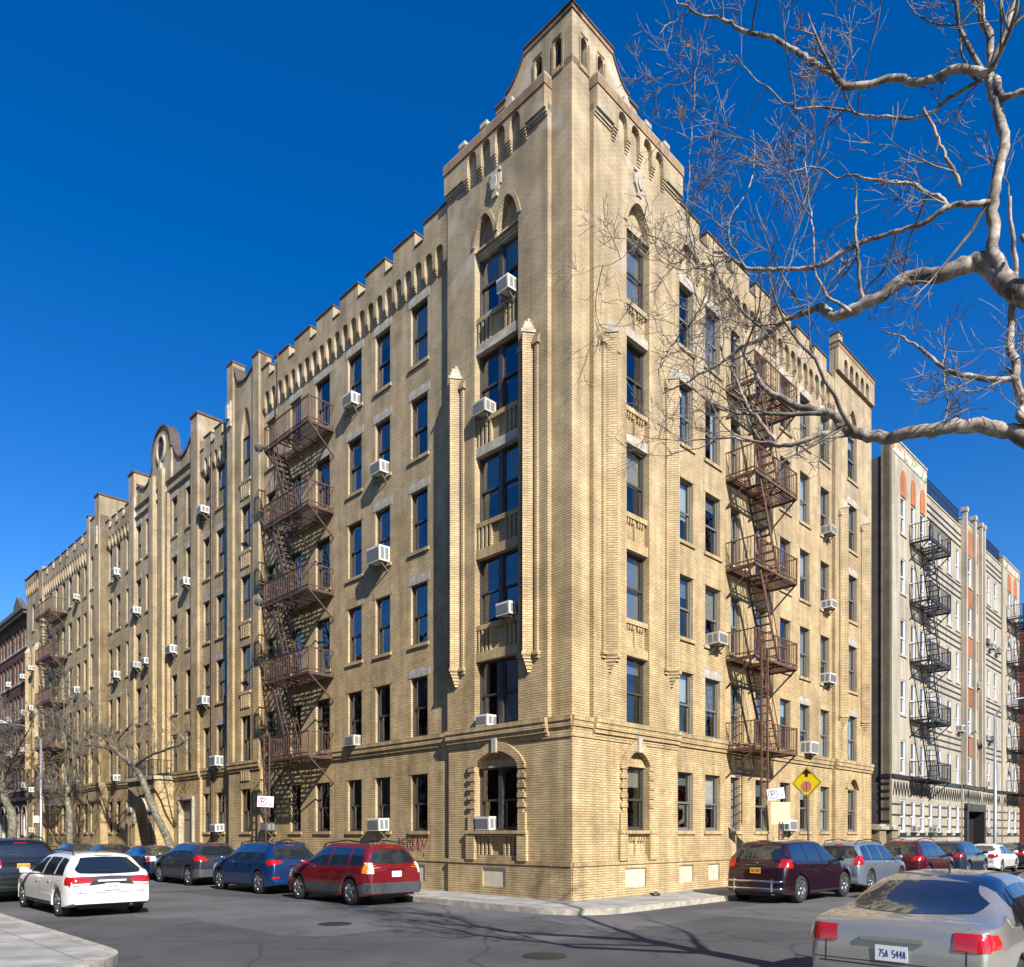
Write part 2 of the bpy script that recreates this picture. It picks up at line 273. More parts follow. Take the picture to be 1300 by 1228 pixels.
# ---------------- street geometry frames ----------------
C0 = Vector((1.567, 20.06, 0)); S2 = math.sqrt(.5)
DL = Vector((-S2, S2, 0)); DR = Vector((S2, S2, 0))
def WL(s, n, z=0): return C0 + DL*s - DR*n + Vector((0, 0, z))
def WR(s, n, z=0): return C0 + DR*s - DL*n + Vector((0, 0, z))
class Fr:   # facade frame in a root's local axes (root rotated 45 deg)
    def __init__(f, left, off=0): f.left = left; f.off = off
    def p(f, s, n, z):
        s = s-f.off
        return (-n, s, z) if f.left else (s, -n, z)
    def place(f, s0, s1, n, z):  # transform for a canonical element seen from outside, x left->right, y inward, z up
        return ((-n, s1-f.off, z), -math.pi/2) if f.left else ((s0-f.off, -n, z), 0)
    def box(f, mb, s0, s1, n0, n1, z0, z1, m=0, swap=False):
        a = f.p(s0, n0, z0); b = f.p(s1, n1, z1); mb.box(a[0], b[0], a[1], b[1], z0, z1, m, swap)
    def quad(f, mb, P, m=0, swap=False):  # P ccw as (s,n,z) for right facade
        pts = [f.p(*q) for q in P]
        if f.left: pts = pts[::-1]
        mb.poly(pts, m, swap=swap)
def arch_pts(a, b, zs, za, kind, N=8):
    c = (a+b)/2; w = (b-a)/2; h = za-zs; out = []
    for i in range(2*N+1):
        x = -1 + i/N
        if kind == 'round': z = math.sqrt(max(0, 1-x*x))
        elif kind == 'seg': z = 1-x*x*.9 if abs(x) < 1 else 0
        else: z = (1-abs(x)**1.7)**.75 if abs(x) < 1 else 0
        out.append((c+x*w, zs+h*z))
    out[0] = (a, zs); out[-1] = (b, zs); return out
def wall(mb, f, s0, s1, z0, z1, n, holes=(), m=0, swap=False):
    holes = [h for h in holes if h['s1'] > s0 and h['s0'] < s1]
    ss = sorted({s0, s1, *[h[k] for h in holes for k in ('s0', 's1')]}); zs = sorted({z0, z1, *[h[k] for h in holes for k in ('z0', 'z1')]})
    ss = [v for v in ss if s0 <= v <= s1]; zs = [v for v in zs if z0 <= v <= z1]
    for i in range(len(ss)-1):
        run = None
        for j in range(len(zs)-1):
            cs = (ss[i]+ss[i+1])/2; cz = (zs[j]+zs[j+1])/2
            inside = any(h['s0'] < cs < h['s1'] and h['z0'] < cz < h['z1'] for h in holes)
            if not inside:
                if run is None: run = zs[j]
            if (inside or j == len(zs)-2) and run is not None:
                top = zs[j] if inside else zs[j+1]
                f.quad(mb, [(ss[i], n, run), (ss[i+1], n, run), (ss[i+1], n, top), (ss[i], n, top)], m, swap); run = None
    for h in holes:
        a, b, c, d, dp = h['s0'], h['s1'], h['z0'], h['z1'], h.get('d', .2); k = h.get('arch'); bm_ = h.get('back')
        zt = h['zs'] if k else d
        f.quad(mb, [(a, n, c), (a, n-dp, c), (a, n-dp, zt), (a, n, zt)][::-1], m)
        f.quad(mb, [(b, n, c), (b, n-dp, c), (b, n-dp, zt), (b, n, zt)], m)
        if not h.get('open'): f.quad(mb, [(a, n, c), (b, n, c), (b, n-dp, c), (a, n-dp, c)][::-1], m)
        if k:
            ap = arch_pts(a, b, h['zs'], d, k, h.get('N', 6))
            for (x0, y0), (x1, y1) in zip(ap, ap[1:]):
                if d-min(y0, y1) > 1e-4: f.quad(mb, [(x0, n, y0), (x1, n, y1), (x1, n, d), (x0, n, d)], m)
                f.quad(mb, [(x0, n, y0), (x0, n-dp, y0), (x1, n-dp, y1), (x1, n, y1)], m)
        else: f.quad(mb, [(a, n, d), (b, n, d), (b, n-dp, d), (a, n-dp, d)], m)
        if bm_ is not None: f.quad(mb, [(a, n-dp, c), (b, n-dp, c), (b, n-dp, d), (a, n-dp, d)], bm_)
def H(s0, s1, z0, z1, **k): return dict(s0=s0, s1=s1, z0=z0, z1=z1, **k)
# ---------------- windows ----------------
def window_parts(w, h, rng, style='dark', dbl=False, yw=.14, sill='brick', lint='brick', curtain=None, bars=False):
    fm = {'dark': 'frame_dark', 'grey': 'frame_grey', 'white': 'frame_white'}[style]; P = {}
    fr = MB(); t = .05; y0, y1 = yw-.05, yw+.05
    fr.box(0, t, y0, y1, 0, h); fr.box(w-t, w, y0, y1, 0, h); fr.box(t, w-t, y0, y1, h-t, h); fr.box(t, w-t, y0, y1, 0, t)
    spans = [(t, w-t)]
    if dbl: fr.box(w/2-.08, w/2+.08, y0-.02, y1, t, h-t); spans = [(t, w/2-.08), (w/2+.08, w-t)]
    pn = MB()
    mid = h*.49+rng.uniform(-.02, .02)
    for a, b in spans:
        fr.box(a, a+.045, yw-.02, yw+.02, mid, h-t); fr.box(b-.045, b, yw-.02, yw+.02, mid, h-t)   # upper sash
        fr.box(a, b, yw-.025, yw+.025, mid-.03, mid+.03)
        fr.box(a, a+.045, yw+.02, yw+.045, t, mid); fr.box(b-.045, b, yw+.02, yw+.045, t, mid); fr.box(a, b, yw+.022, yw+.046, t, t+.06)
        e = rng.uniform(-.006, .006)
        pn.poly([(a+.04, yw-e, mid+.02), (b-.04, yw+e, mid+.02), (b-.04, yw+e, h-t-.0), (a+.04, yw-e, h-t)])
        e = rng.uniform(-.006, .006)
        pn.poly([(a+.04, yw+.032-e, t+.05), (b-.04, yw+.032+e, t+.05), (b-.04, yw+.032+e, mid-.02), (a+.04, yw+.032-e, mid-.02)])
    P['frame'] = (fr, fm); P['pane'] = (pn, 'window_glass')
    if curtain is None: curtain = rng.choice([0, .2, .3, .45, .5, .52, .6, 1, 1, 0, .98])
    if curtain:
        c = MB(); z0 = h-t-(h-2*t)*curtain; yc = yw+.09
        for a, b in spans:
            if curtain == 1 and rng.random() < .6:   # parted curtains: two pleated drapes
                wd = (b-a)*rng.uniform(.22, .4)
                for x0, x1 in ((a, a+wd), (b-wd, b)):
                    N = 6
                    for i in range(N):
                        xa = x0+(x1-x0)*i/N; xb = x0+(x1-x0)*(i+1)/N; d0 = .02*(i % 2); d1 = .02*((i+1) % 2)
                        c.poly([(xa, yc+d0, t), (xb, yc+d1, t), (xb, yc+d1, h-t), (xa, yc+d0, h-t)])
            else: c.poly([(a, yc, z0), (b, yc, z0), (b, yc, h-t), (a, yc, h-t)])
        P['curtain'] = (c, rng.choice(['curtain_white', 'curtain_beige', 'curtain_grey', 'curtain_grey']))
    if bars:
        g = MB()
        for i in range(int(w/.12)): g.box(.06+i*.12, .075+i*.12, yw-.1, yw-.085, .02, h-.02)
        for z in (.3, h/2, h-.3): g.box(0, w, yw-.102, yw-.088, z, z+.02)
        P['window_bars'] = (g, 'iron_black')
    if sill:
        s = MB(); s.box(-.09, w+.09, -.055, .05, -.11, -.003, swap=True); P['sill'] = (s, {'brick': 'brick_yellow', 'stone': 'stone', 'dark': 'black_stone'}[sill])
    if lint:
        l = MB(); l.box(-.11, w+.11, -.012, .04, h+.003, h+.29, swap=True); P['lintel'] = (l, {'brick': 'brick_yellow', 'stone': 'stone_grey', 'dark': 'black_stone'}[lint])
    return P
def camdist_area(root, f, d):
    a = Matrix.Translation(root.location) @ Matrix.Rotation(root.rotation_euler.z, 4, 'Z') @ Vector(f.p((d['s0']+d['s1'])/2, d['n'], (d['z0']+d['z1'])/2)); return (d['s1']-d['s0'])*(d['z1']-d['z0'])/(a.y**2)/ (1+abs((a.x/a.y)))
def build_windows(root, defs, rng, limit=100):
    for i, d in enumerate(defs): d['rank'] = camdist_area(root, d['f'], d)
    order = sorted(defs, key=lambda d: -d['rank']); keep = set(id(d) for d in order[:limit])
    small = {}
    for d in defs:
        P = window_parts(d['s1']-d['s0'], d['z1']-d['z0'], rng, **d.get('kw', {}))
        loc, rz = d['f'].place(d['s0'], d['s1'], d['n'], d['z0'])
        if id(d) in keep:
            fo = ob('window', P['frame'][0].mesh('window', P['frame'][1]), root, loc, rz)
            for k, (mb, mt) in P.items():
                if k != 'frame': ob(k, mb.mesh(k, mt), fo)
        else:
            M = Matrix.Translation(loc) @ Matrix.Rotation(rz, 4, 'Z')
            for k, (mb, mt) in P.items():
                T = small.setdefault(mt, MB())
                for fc, mi, uv in zip(mb.f, mb.mi, mb.uv): T.poly([M @ Vector(mb.v[j]) for j in fc], 0, uv=uv)
    if small:
        big = MB(); mats = list(small)
        for k, mt in enumerate(mats):
            t = small[mt]
            for fc, uv in zip(t.f, t.uv): big.poly([t.v[j] for j in fc], k, uv=uv)
        ob('small_windows', big.mesh('small_windows', mats), root, kind='stuff')
# ---------------- main building ----------------
rng = random.Random(5)
MBD = empty('apartment_building', (C0.x, C0.y, 0), R(45), 'six storey yellow brick corner apartment block with a battlemented tower', 'building')
FL, FRr = Fr(True), Fr(False)
SILL = [1.85+3.005*k for k in range(6)]; HEAD = [3.67]+[SILL[k]+1.94 for k in range(1, 6)]
W = MB()       # all brickwork: 0 yellow, 1 band red, 2 stone, 3 coping
trim = MB()
defs = []; YB = 'brick_yellow'
def add_win(f, a, b, n, ks=range(6), style='dark', rec=.12, greys=(), holes=None, **kw):
    for k in ks:
        z0, z1 = SILL[k], HEAD[k]
        if holes is not None: holes.append(H(a, b, z0, z1, d=.2))
        kk = dict(style=style, sill='brick', lint='stone' if k in greys else 'brick'); kk.update(kw)
        defs.append(dict(f=f, s0=a, s1=b, z0=z0, z1=z1, n=n, kw=kk, k=k))
def ledge(f, s0, s1, n):
    f.box(trim, s0, s1, n-.05, n+.13, 4.74, 4.86, swap=True); f.box(trim, s0, s1, n-.05, n+.10, 4.58, 4.737); f.box(trim, s0, s1, n-.05, n+.055, 4.46, 4.577, swap=True)
def base(f, s0, s1, n):
    f.box(trim, s0, s1, n-.05, n+.06, .9, 1.0, swap=True); wall(W, f, s0, s1, -.2, .9, n+.03, [h for h in BH[f.left] if h['s0'] > s0 and h['s1'] < s1])
    f.quad(W, [(s0, n+.03, -.2), (s0, n-.1, -.2), (s0, n-.1, .9), (s0, n+.03, .9)][::-1])
BH = {True: [H(a, b, .25, .78, d=.05, back=4) for a, b in ((2.35, 3.3), (6.1, 6.85), (9.7, 10.4))],
      False: [H(a, b, .25, .78, d=.05, back=4) for a, b in ((2.15, 3.15), (5.05, 5.85), (6.75, 7.45))]}
def arcade(f, s0, s1, pitch, w, zs, za, ztop, n0, n1, zleg, kind='round', phase=0):
    holes = []; c = s0+phase+pitch/2; cs = []
    while c+w/2 < s1-.02: holes.append(H(c-w/2, c+w/2, zleg, za, zs=zs, arch=kind, d=n1-n0, open=True, N=5)); cs.append(c); c += pitch
    wall(W, f, s0, s1, zleg, ztop-.1, n1, holes)
    edges = [s0]+[x for c in cs for x in (c-w/2, c+w/2)]+[s1]
    for i in range(0, len(edges), 2):     # stepped corbels under the legs
        a, b = edges[i], edges[i+1]; wd = b-a
        if wd < .02: continue
        for j in range(4):
            q = j/4; f.box(trim, a+wd*q*.18, b-wd*q*.18, n0-.02, n1-(n1-n0)*(q*.85)-.004*(j == 0), zleg-.055*(j+1), zleg-.055*j)
def coping(f, a, b, n, z, th=.06, dep=.36): f.box(trim, a-.03, b+.03, n-dep, n+.035, z, z+th, 3)
def crenels(f, s0, s1, n, zlow, ztop, mer=1.15, gap=.46, start=0):
    ztop += .06
    f.box(trim, s0, s1, n-.32, n-.002, zlow-.5, zlow-.1); s = s0+start; zl = zlow-.1
    if start > 0: f.box(trim, s0, s, n-.36, n+.035, zl, zl+.05, 3)
    while s < s1-.3:
        e = min(s+mer, s1); f.box(trim, s, e, n-.31, n-.003, zl, ztop); coping(f, s, e, n, ztop, .055)
        if e < s1-.05: f.box(trim, e+.001, min(e+gap, s1)-.001, n-.36, n+.035, zl, zl+.05, 3)
        s = e+gap
def ret(f, s, n0, n1, z0, z1, left):  # vertical return face between planes
    q = [(s, n0, z0), (s, n1, z0), (s, n1, z1), (s, n0, z1)]
    f.quad(W, q if left else q[::-1])
def buttress(f, c, n, z0=6.7, z1=15.35, mbs=None):
    m = trim; hw, d = .21, .27
    f_ = lambda s, nn, z: f.p(s, nn, z)
    def prow(hw, d, za, zb, mm=0):
        A = [f_(c-hw, n-.01, za), f_(c, n+d, za), f_(c+hw, n-.01, za)]; B = [f_(c-hw, n-.01, zb), f_(c, n+d, zb), f_(c+hw, n-.01, zb)]
        m.poly([A[0], A[1], B[1], B[0]], mm); m.poly([A[1], A[2], B[2], B[1]], mm); m.poly([B[0], B[1], B[2]], mm); m.poly([A[2], A[1], A[0]], mm)
    prow(hw, d, z0, z1); prow(hw+.04, d+.045, z1, z1+.09, 2); prow(hw-.03, d-.03, z1+.09, z1+.22, 2); prow(hw-.09, d-.08, z1+.22, z1+.34, 2); prow(.05, .06, z1+.34, z1+.46, 2)
    for j in range(6): q = j/6; prow((hw+.03)*(1-q*.9), (d+.03)*(1-q*.9), z0-.09*(j+1), z0-.09*j)
    for sg in (-1, 1):
        a, b = sorted((c+sg*.26, c+sg*.35)); f.box(m, a, b, n-.01, n+.07, z0, z1-.35); a, b = sorted((c+sg*.2, c+sg*.40)); f.box(m, a, b, n-.01, n+.10, z1-.35, z1-.22); f.box(m, a+.0, b, n-.01, n+.06, z1-.22, z1-.12)
        f.box(m, a, b, n-.01, n+.11, z0-.1, z0-.0); f.box(m, a+.02, b-.02, n-.01, n+.06, z0-.19, z0-.1)
def ribs(f, a, b, n, z0, z1, cnt):
    w = (b-a)
    for i in range(cnt):
        for x in (a+.09+i*.165, b-.09-i*.165): f.box(trim, x-.035, x+.035, n-.01, n+.10, z0, z1)
def shield(f, c, n, z, r=.3):
    m = trim; pts = [(c+r*.62*math.cos(t)*(1 if math.sin(t) > -.2 else 1), z+r*math.sin(t)) for t in [2*math.pi*i/16 for i in range(16)]]
    m.prism(pts, lambda s, nn, zz: f.p(s, nn, zz), n-.01, n+.07, 2)
    pts = [(c+(a-c)*.62, z+(b-z)*.66) for a, b in pts]; m.prism(pts, lambda s, nn, zz: f.p(s, nn, zz), n+.06, n+.11, 2)
    f.box(m, c-.22, c+.22, n-.01, n+.06, z+r*.85, z+r*1.08, 2); f.box(m, c-.1, c+.1, n-.01, n+.07, z-r*1.2, z-r*.9, 2)
    for sg in (-1, 1): f.box(m, c+sg*.2-.04, c+sg*.2+.04, n-.01, n+.05, z-.1, z+.2, 2)
NP = .15
def tower_side(f, bay, attic=True, corner=True):
    a, b = bay; s0, s1 = .72, 4.85; mid = (a+b)/2; dbl = (b-a) > 1.5
    holes = [H(a, b, 4.86, 18.78, d=.3, open=True)]
    if dbl: holes += [H(a, mid-.05, 18.78, 19.72, zs=18.95, arch='point', d=.2, open=True, back=0), H(mid+.05, b, 18.78, 19.72, zs=18.95, arch='point', d=.2, open=True, back=0)]
    else: holes += [H(a, b, 18.78, 19.72, zs=18.85, arch='point', d=.2, open=True, back=0)]
    wall(W, f, s0, s1, 4.8, 21.3, NP, holes); ret(f, s0, -.05, NP, 4.8, 21.3, False); ret(f, s1, -.25, NP, 4.8, 21.3, True)
    if corner: wall(W, f, 0, s0, 4.8, 22.2, 0)
    # arch hoods
    for (x0, x1) in (((a, mid-.05), (mid+.05, b)) if dbl else ((a, b),)):
        ap = arch_pts(x0, x1, 18.95, 19.72, 'point', 7); ou = arch_pts(x0-.12, x1+.12, 18.95, 19.88, 'point', 7)
        for i in range(len(ap)-1): trim.prism([ap[i], ap[i+1], ou[i+1], ou[i]], lambda s, nn, zz: f.p(s, nn, zz), NP-.005, NP+.035, 0)
    # spandrels, lintels, sills in the bay; windows
    for k in range(1, 6):
        z0, z1 = SILL[k], HEAD[k]
        f.box(trim, a+.002, b-.002, -.16, .09, z0-.14, z0-.002, swap=True)
        if k > 1:
            f.box(trim, a+.001, b-.001, -.2, -.02, HEAD[k-1]+.27, z0-.14)
            f.box(trim, a+.003, b-.003, -.2, .10, HEAD[k-1]+.002, HEAD[k-1]+.27, 2 if k > 3 else 0, swap=True)
            if dbl: ribs(f, a, b, -.02, HEAD[k-1]+.27, z0-.14, 4)
            else:
                f.box(trim, mid-.035, mid+.035, -.03, .05, HEAD[k-1]+.27, z0-.14)
                for i in range(8):
                    if i != 4: f.box(trim, a+.06+i*(b-a-.12)/8, a+.06+i*(b-a-.12)/8+.06, -.03, .06, z0-.26, z0-.14)
        defs.append(dict(f=f, s0=a, s1=b, z0=z0, z1=z1, n=-.03, k=k, kw=dict(style='dark', dbl=dbl, sill=None, lint=None, yw=.08)))
    f.box(trim, a+.002, b-.002, -.2, .0, HEAD[5]+.002-.16, HEAD[5]+.12, 2)
    f.box(trim, a+.002, b-.002, -.2, .05, 18.72, 18.95, 2)
    for c in (1.40, 4.42): buttress(f, c, NP)
    # projecting arcade storey
    c0 = mid-1.5*.59; hs = [H(c0+i*.59-.2, c0+i*.59+.2, 21.12, 21.68, zs=21.42, arch='round', d=.13, open=True, N=6) for i in range(4)]
    wall(W, f, s0, s1, 21.12, 21.72, .28, hs); wall(W, f, s0, s1, 21.3, 21.7, .149)
    ed = [c0-.2-.19]+[x for h in hs for x in (h['s0'], h['s1'])]+[c0+3*.59+.39]
    for i in range(0, len(ed), 2):
        for j in range(5): q = j/5; w_ = ed[i+1]-ed[i]; f.box(trim, ed[i]+w_*q*.2, ed[i+1]-w_*q*.2, NP-.01, .28-.13*q-.003, 21.12-.067*(j+1), 21.12-.067*j)
    for x0, x1 in ((s0, c0-.39), (c0+3*.59+.39, s1)):
        f.quad(W, [(x0, NP, 21.12), (x1, NP, 21.12), (x1, .28, 21.12), (x0, .28, 21.12)])
        f.box(trim, x0, x1, NP-.01, .22, 21.04, 21.118, 2); f.box(trim, x0, x1, NP-.01, .18, 20.97, 21.038)
    ret(f, s0, 0, .28, 21.12, 21.72, False); ret(f, s1, -.2, .28, 21.12, 21.72, True)
    f.box(trim, s0-.02, s1+.02, -.1, .31, 21.72, 21.98, 1, swap=True); f.box(trim, s0-.02, s1+.02, -.3, .29, 21.98, 22.03, 2)
    shield(f, mid, NP, 20.3, .33)
    if attic:
        hs = [H(x-.13, x+.13, 22.12, 22.95, zs=22.8, arch='round', d=.16, back=5, N=5) for x in (.5, 1.2)]
        wall(W, f, 0, 1.72, 22.0, 23.38, .0, hs)
        for x in (.5, 1.2):
            for q in (-1, 1): f.box(trim, x+q*.18-.03, x+q*.18+.03, -.01, .02, 22.08, 22.86, 1)
            f.box(trim, x-.21, x+.21, -.01, .03, 22.02, 22.08, 1); f.box(trim, x-.15, x+.15, -.01, .02, 22.97, 23.03, 1)
        cur = [(1.72+.74*(1-math.cos(t)), 23.38-.62*math.sin(t)) for t in [i*math.pi/2/8 for i in range(9)]]
        cur = [(1.72+.76*(i/8)**1.0, 23.38-.62*(1-(1-i/8)**2.0)) for i in range(9)]
        g = lambda s, nn, zz: f.p(s, nn, zz)
        trim.prism([(1.72, 22.0), (2.48, 22.0)]+cur[::-1], g, -.34, -.002, 0)
        f.box(trim, 2.48, 2.85, -.34, -.003, 22.0, 22.62); f.box(trim, 2.45, 2.9, -.38, .04, 22.62, 22.70, 3); f.box(trim, 2.48, 2.85, -.345, .02, 22.45, 22.52, 1)
        f.box(trim, -.03, 1.73, -.36, .03, 23.38, 23.5, 1, swap=True); f.box(trim, -.06, 1.75, -.38, .06, 23.5, 23.545, 3)
        up = [(x, z) for x, z in cur]; top = [(x+.02, z+.06) for x, z in cur]
        trim.prism(up+top[::-1], g, -.36, .035, 3)
        f.box(trim, 2.85, 4.7, -.34, -.004, 21.9, 22.12); coping(f, 2.85, 4.8, .0, 22.12, .05)
        for x0, x1 in ((3.05, 3.45), (4.0, 4.4)): f.box(trim, x0, x1, -.25, .12, 22.03, 22.3, 2); f.box(trim, x0+.06, x1-.06, -.2, .15, 22.3, 22.42, 2)
        f.box(trim, 2.0, 2.3, .0, .2, 22.03, 22.25, 2); f.box(trim, 2.05, 2.25, .05, .18, 22.25, 22.36, 2)
    # ground floor
    ng = .1
    gz1 = 4.12; st = 'seg' if dbl else 'point'
    hs = [H(a+.02, b-.02, 1.85, gz1, zs=3.72, arch=st, d=.17, back=None), H(a+.02, b-.02, 1.15, 1.68, d=.1, back=0)]
    wall(W, f, -.1, s1, 1.0, 4.5, ng, hs); ret(f, s1, -.25, ng, -.2, 4.9, True)
    f.box(trim, a+.025, b-.025, -.2, -.05, 3.67, gz1); f.box(trim, a+.022, b-.022, -.2, .02, 3.67, 3.9, swap=True)
    ap = arch_pts(a+.02, b-.02, 3.72, gz1, st, 7); ou = arch_pts(a-.26, b+.26, 3.7, gz1+.27, st, 7)
    for i in range(len(ap)-1): trim.prism([ap[i], ap[i+1], ou[i+1], ou[i]], lambda s, nn, zz: f.p(s, nn, zz), ng-.005, ng+.09+.0005*i, 0)
    f.box(trim, mid-.09, mid+.09, ng, ng+.15, gz1-.05, gz1+.36, 2)
    for sg, e in ((-1, a+.02), (1, b-.02)):
        x0, x1 = sorted((e+sg*.002, e+sg*.2)); f.box(trim, x0, x1, ng-.01, ng+.06, 2.35, 3.7)
        for j in range(5): x0, x1 = sorted((e+sg*.003, e+sg*.28)); f.box(trim, x0, x1, ng-.01, ng+.085, 2.5+j*.27, 2.63+j*.27)
        x0, x1 = sorted((e+sg*.002, e+sg*.30)); f.box(trim, x0, x1, ng-.01, ng+.07, 1.76, 2.35); x0, x1 = sorted((e+sg*.002, e+sg*.36)); f.box(trim, x0, x1, ng-.01, ng+.10, 1.0, 1.757)
    f.box(trim, a-.34, b+.34, ng-.01, ng+.13, 1.76, 1.848, swap=True)
    if dbl: ribs(f, a+.02, b-.02, ng-.1, 1.15, 1.68, 4)
    else:
        f.box(trim, mid-.03, mid+.03, ng-.11, ng-.02, 1.15, 1.68)
        for i in range(8): f.box(trim, a+.1+i*.12, a+.16+i*.12, ng-.11, ng-.0, 1.56, 1.68)
    defs.append(dict(f=f, s0=a+.02, s1=b-.02, z0=1.85, z1=3.67, n=-.02, k=0, kw=dict(style='dark', dbl=dbl, sill=None, lint=None, yw=.08)))
    ledge(f, -.1, s0, .04); ledge(f, s0, s1, NP)
    f.box(trim, s0, s1, ng-.01, ng+.05, 4.38, 4.457); f.box(trim, -.1, s1, ng-.01, ng+.03, 4.3, 4.377, swap=True)
    base(f, -.1, s1, ng)
BAYL, BAYR = (1.82, 3.62), (2.18, 3.28)
tower_side(FL, BAYL); tower_side(FRr, BAYR)
# --- main wall, left street ---
h = []
for (a, b), gk in (((6.0, 6.87), (1, 2, 3, 4, 5)), ((8.0, 8.85), (3, 4, 5)), ((9.68, 10.55), (4, 5)), ((11.75, 12.75), (4, 5)), ((13.85, 14.65), (5,)), ((15.85, 16.6), (5,))):
    add_win(FL, a, b, 0, greys=gk, holes=h)
wall(W, FL, 4.85, 16.8, .9, 20.4, 0, h); base(FL, 4.85, 16.8, 0); ledge(FL, 4.85, 16.8, 0)
arcade(FL, 4.9, 16.78, .527, .385, 19.78, 19.97, 20.62, 0, .13, 19.4, phase=.12)
crenels(FL, 4.9, 16.78, .12, 20.62, 20.98, start=.0)
for s in (5.1,): pass
# PV2
h = []; add_win(FL, 17.7, 18.55, .18, ks=range(0, 5), holes=h)
h.append(H(17.7, 18.55, SILL[5], 20.0, zs=19.0, arch='point', d=.2)); defs.append(dict(f=FL, s0=17.7, s1=18.55, z0=SILL[5], z1=HEAD[5], n=.18, k=5, kw=dict(style='dark', lint=None)))
wall(W, FL, 16.8, 19.75, .9, 21.4, .18, h); ret(FL, 16.8, -.1, .18, -.2, 21.7, False); ret(FL, 19.75, -.3, .18, -.2, 22.4, True)
FL.box(trim, 17.705, 18.545, -.1, .06, HEAD[5]+.003, 20.0, 0)
base(FL, 16.8, 19.75, .18); ledge(FL, 16.8, 19.75, .18)
for a, b, zt in ((16.8, 17.35, 21.72), (19.2, 19.75, 22.35)):
    FL.box(trim, a, b, -.3, .26, 4.86, zt); coping(FL, a, b, .26, zt, .08, .6)
g = lambda s, nn, zz: FL.p(s, nn, zz)
cv = [(17.35+1.85*i/10, 21.45-.35*math.sin(math.pi*i/10)+(.55 if i > 8 else 0)*(i-8)/2+.1*i/10) for i in range(11)]
trim.prism([(17.35, 20.9), (19.2, 20.9)]+cv[::-1], g, -.25, .178, 0); trim.prism(cv+[(a, b+.09) for a, b in cv[::-1]], g, -.3, .24, 3)
for k in range(1, 6):
    FL.box(trim, 17.66, 18.6, .17, .25, SILL[k]-.13, SILL[k]-.003, swap=True)
    for i in range(5): FL.box(trim, 17.74+i*.17, 17.81+i*.17, .17, .24, HEAD[k-1]+.35, SILL[k]-.14)
for x in (17.9, 18.35): FL.box(trim, x-.17, x+.17, .17, .23, 16.1, 16.3, 2)
FL.box(trim, 19.3, 19.62, .26, .34, 19.6, 20.7, 2); FL.box(trim, 19.36, 19.56, .3, .42, 19.9, 20.5, 2)
# M2
h = []; add_win(FL, 21.0, 21.85, -.2, greys=(1, 2, 3, 4, 5), holes=h); add_win(FL, 22.62, 23.28, -.2, greys=(3, 4, 5), holes=h)
wall(W, FL, 19.75, 23.42, .9, 20.2, -.2, h); base(FL, 19.75, 23.42, -.2); ledge(FL, 19.75, 23.42, -.2)
arcade(FL, 19.8, 23.4, .54, .34, 19.35, 19.55, 20.1, -.2, -.08, 19.1); crenels(FL, 19.8, 23.4, -.08, 20.1, 20.45, .75, .4, .1)
# centre section
h = []
add_win(FL, 24.31, 25.05, -.08, ks=range(1, 6), greys=(3, 4, 5), holes=h); add_win(FL, 26.15, 26.82, -.08, greys=(4, 5), ks=range(1, 6), holes=h)
add_win(FL, 29.72, 30.42, -.08, ks=range(1, 6), greys=(4, 5), holes=h); add_win(FL, 31.14, 31.86, -.08, greys=(4, 5), holes=h); add_win(FL, 28.12, 28.72, -.08, ks=range(1, 6), holes=h, sill=None, lint=None)
h.append(H(24.2, 25.7, 0, 3.4, d=.3))
wall(W, FL, 23.42, 32.7, -.2, 20.0, -.08, h); ledge(FL, 23.42, 26.6, -.08); ledge(FL, 30.4, 32.7, -.08); ret(FL, 23.42, -.3, -.08, -.2, 20.6, False); ret(FL, 32.7, -.3, -.08, -.2, 20.6, True)
for z in (19.25, 19.8): FL.box(trim, 23.43, 32.69, -.1, .0, z, z+.09, 3); FL.box(trim, 23.43, 32.69, -.1, -.04, z-.08, z-.001)
FL.box(trim, 23.43, 32.69, -.4, -.083, 20.0, 20.5)
cs = [(24.2, 21.1), (24.5, 20.95), (24.9, 20.65), (25.4, 20.5), (25.9, 20.6), (26.3, 20.95), (26.6, 21.4), (26.75, 21.5)]
trim.prism([(24.2, 20.4), (26.75, 20.4)]+cs[::-1], g, -.4, -.085, 0); trim.prism(cs+[(a, b+.1) for a, b in cs[::-1]], g, -.45, -.02, 3)
cs2 = [(55.94-a, b) for a, b in cs][::-1]
trim.prism([(cs2[0][0], 20.4), (cs2[-1][0], 20.4)]+cs2[::-1], g, -.4, -.085, 0); trim.prism(cs2+[(a, b+.1) for a, b in cs2[::-1]], g, -.45, -.02, 3)
N_ = 16; R_o = [(27.97+1.25*math.cos(math.pi*i/N_), 21.5+1.35*math.sin(math.pi*i/N_)) for i in range(N_+1)]
oc = [(27.97+.45*math.cos(2*math.pi*i/24), 21.75+.6*math.sin(2*math.pi*i/24)) for i in range(24)]
hp = H(27.4, 28.54, 21.05, 22.45, d=.25, back=5)
trim.prism([(29.22, 19.9), (29.22, 21.5)]+R_o[1:-1]+[(26.72, 21.5), (26.72, 19.9)], g, -.4, .0, 0)
ro2 = [(27.97+(a-27.97)*1.07, 21.5+(b-21.5)*1.08) for a, b in R_o]
for i in range(N_): trim.prism([R_o[i], R_o[i+1], ro2[i+1], ro2[i]], g, -.45, .07, 3)
o2 = [(27.97+(a-27.97)*1.3, 21.75+(b-21.75)*1.25) for a, b in oc]
trim.prism(oc, g, .0, .012, 5)
for i in range(24): j = (i+1) % 24; trim.prism([oc[i], oc[j], o2[j], o2[i]], g, -.01, .09, 2)
FL.box(trim, 27.85, 28.1, .0, .12, 20.6, 21.0, 2)
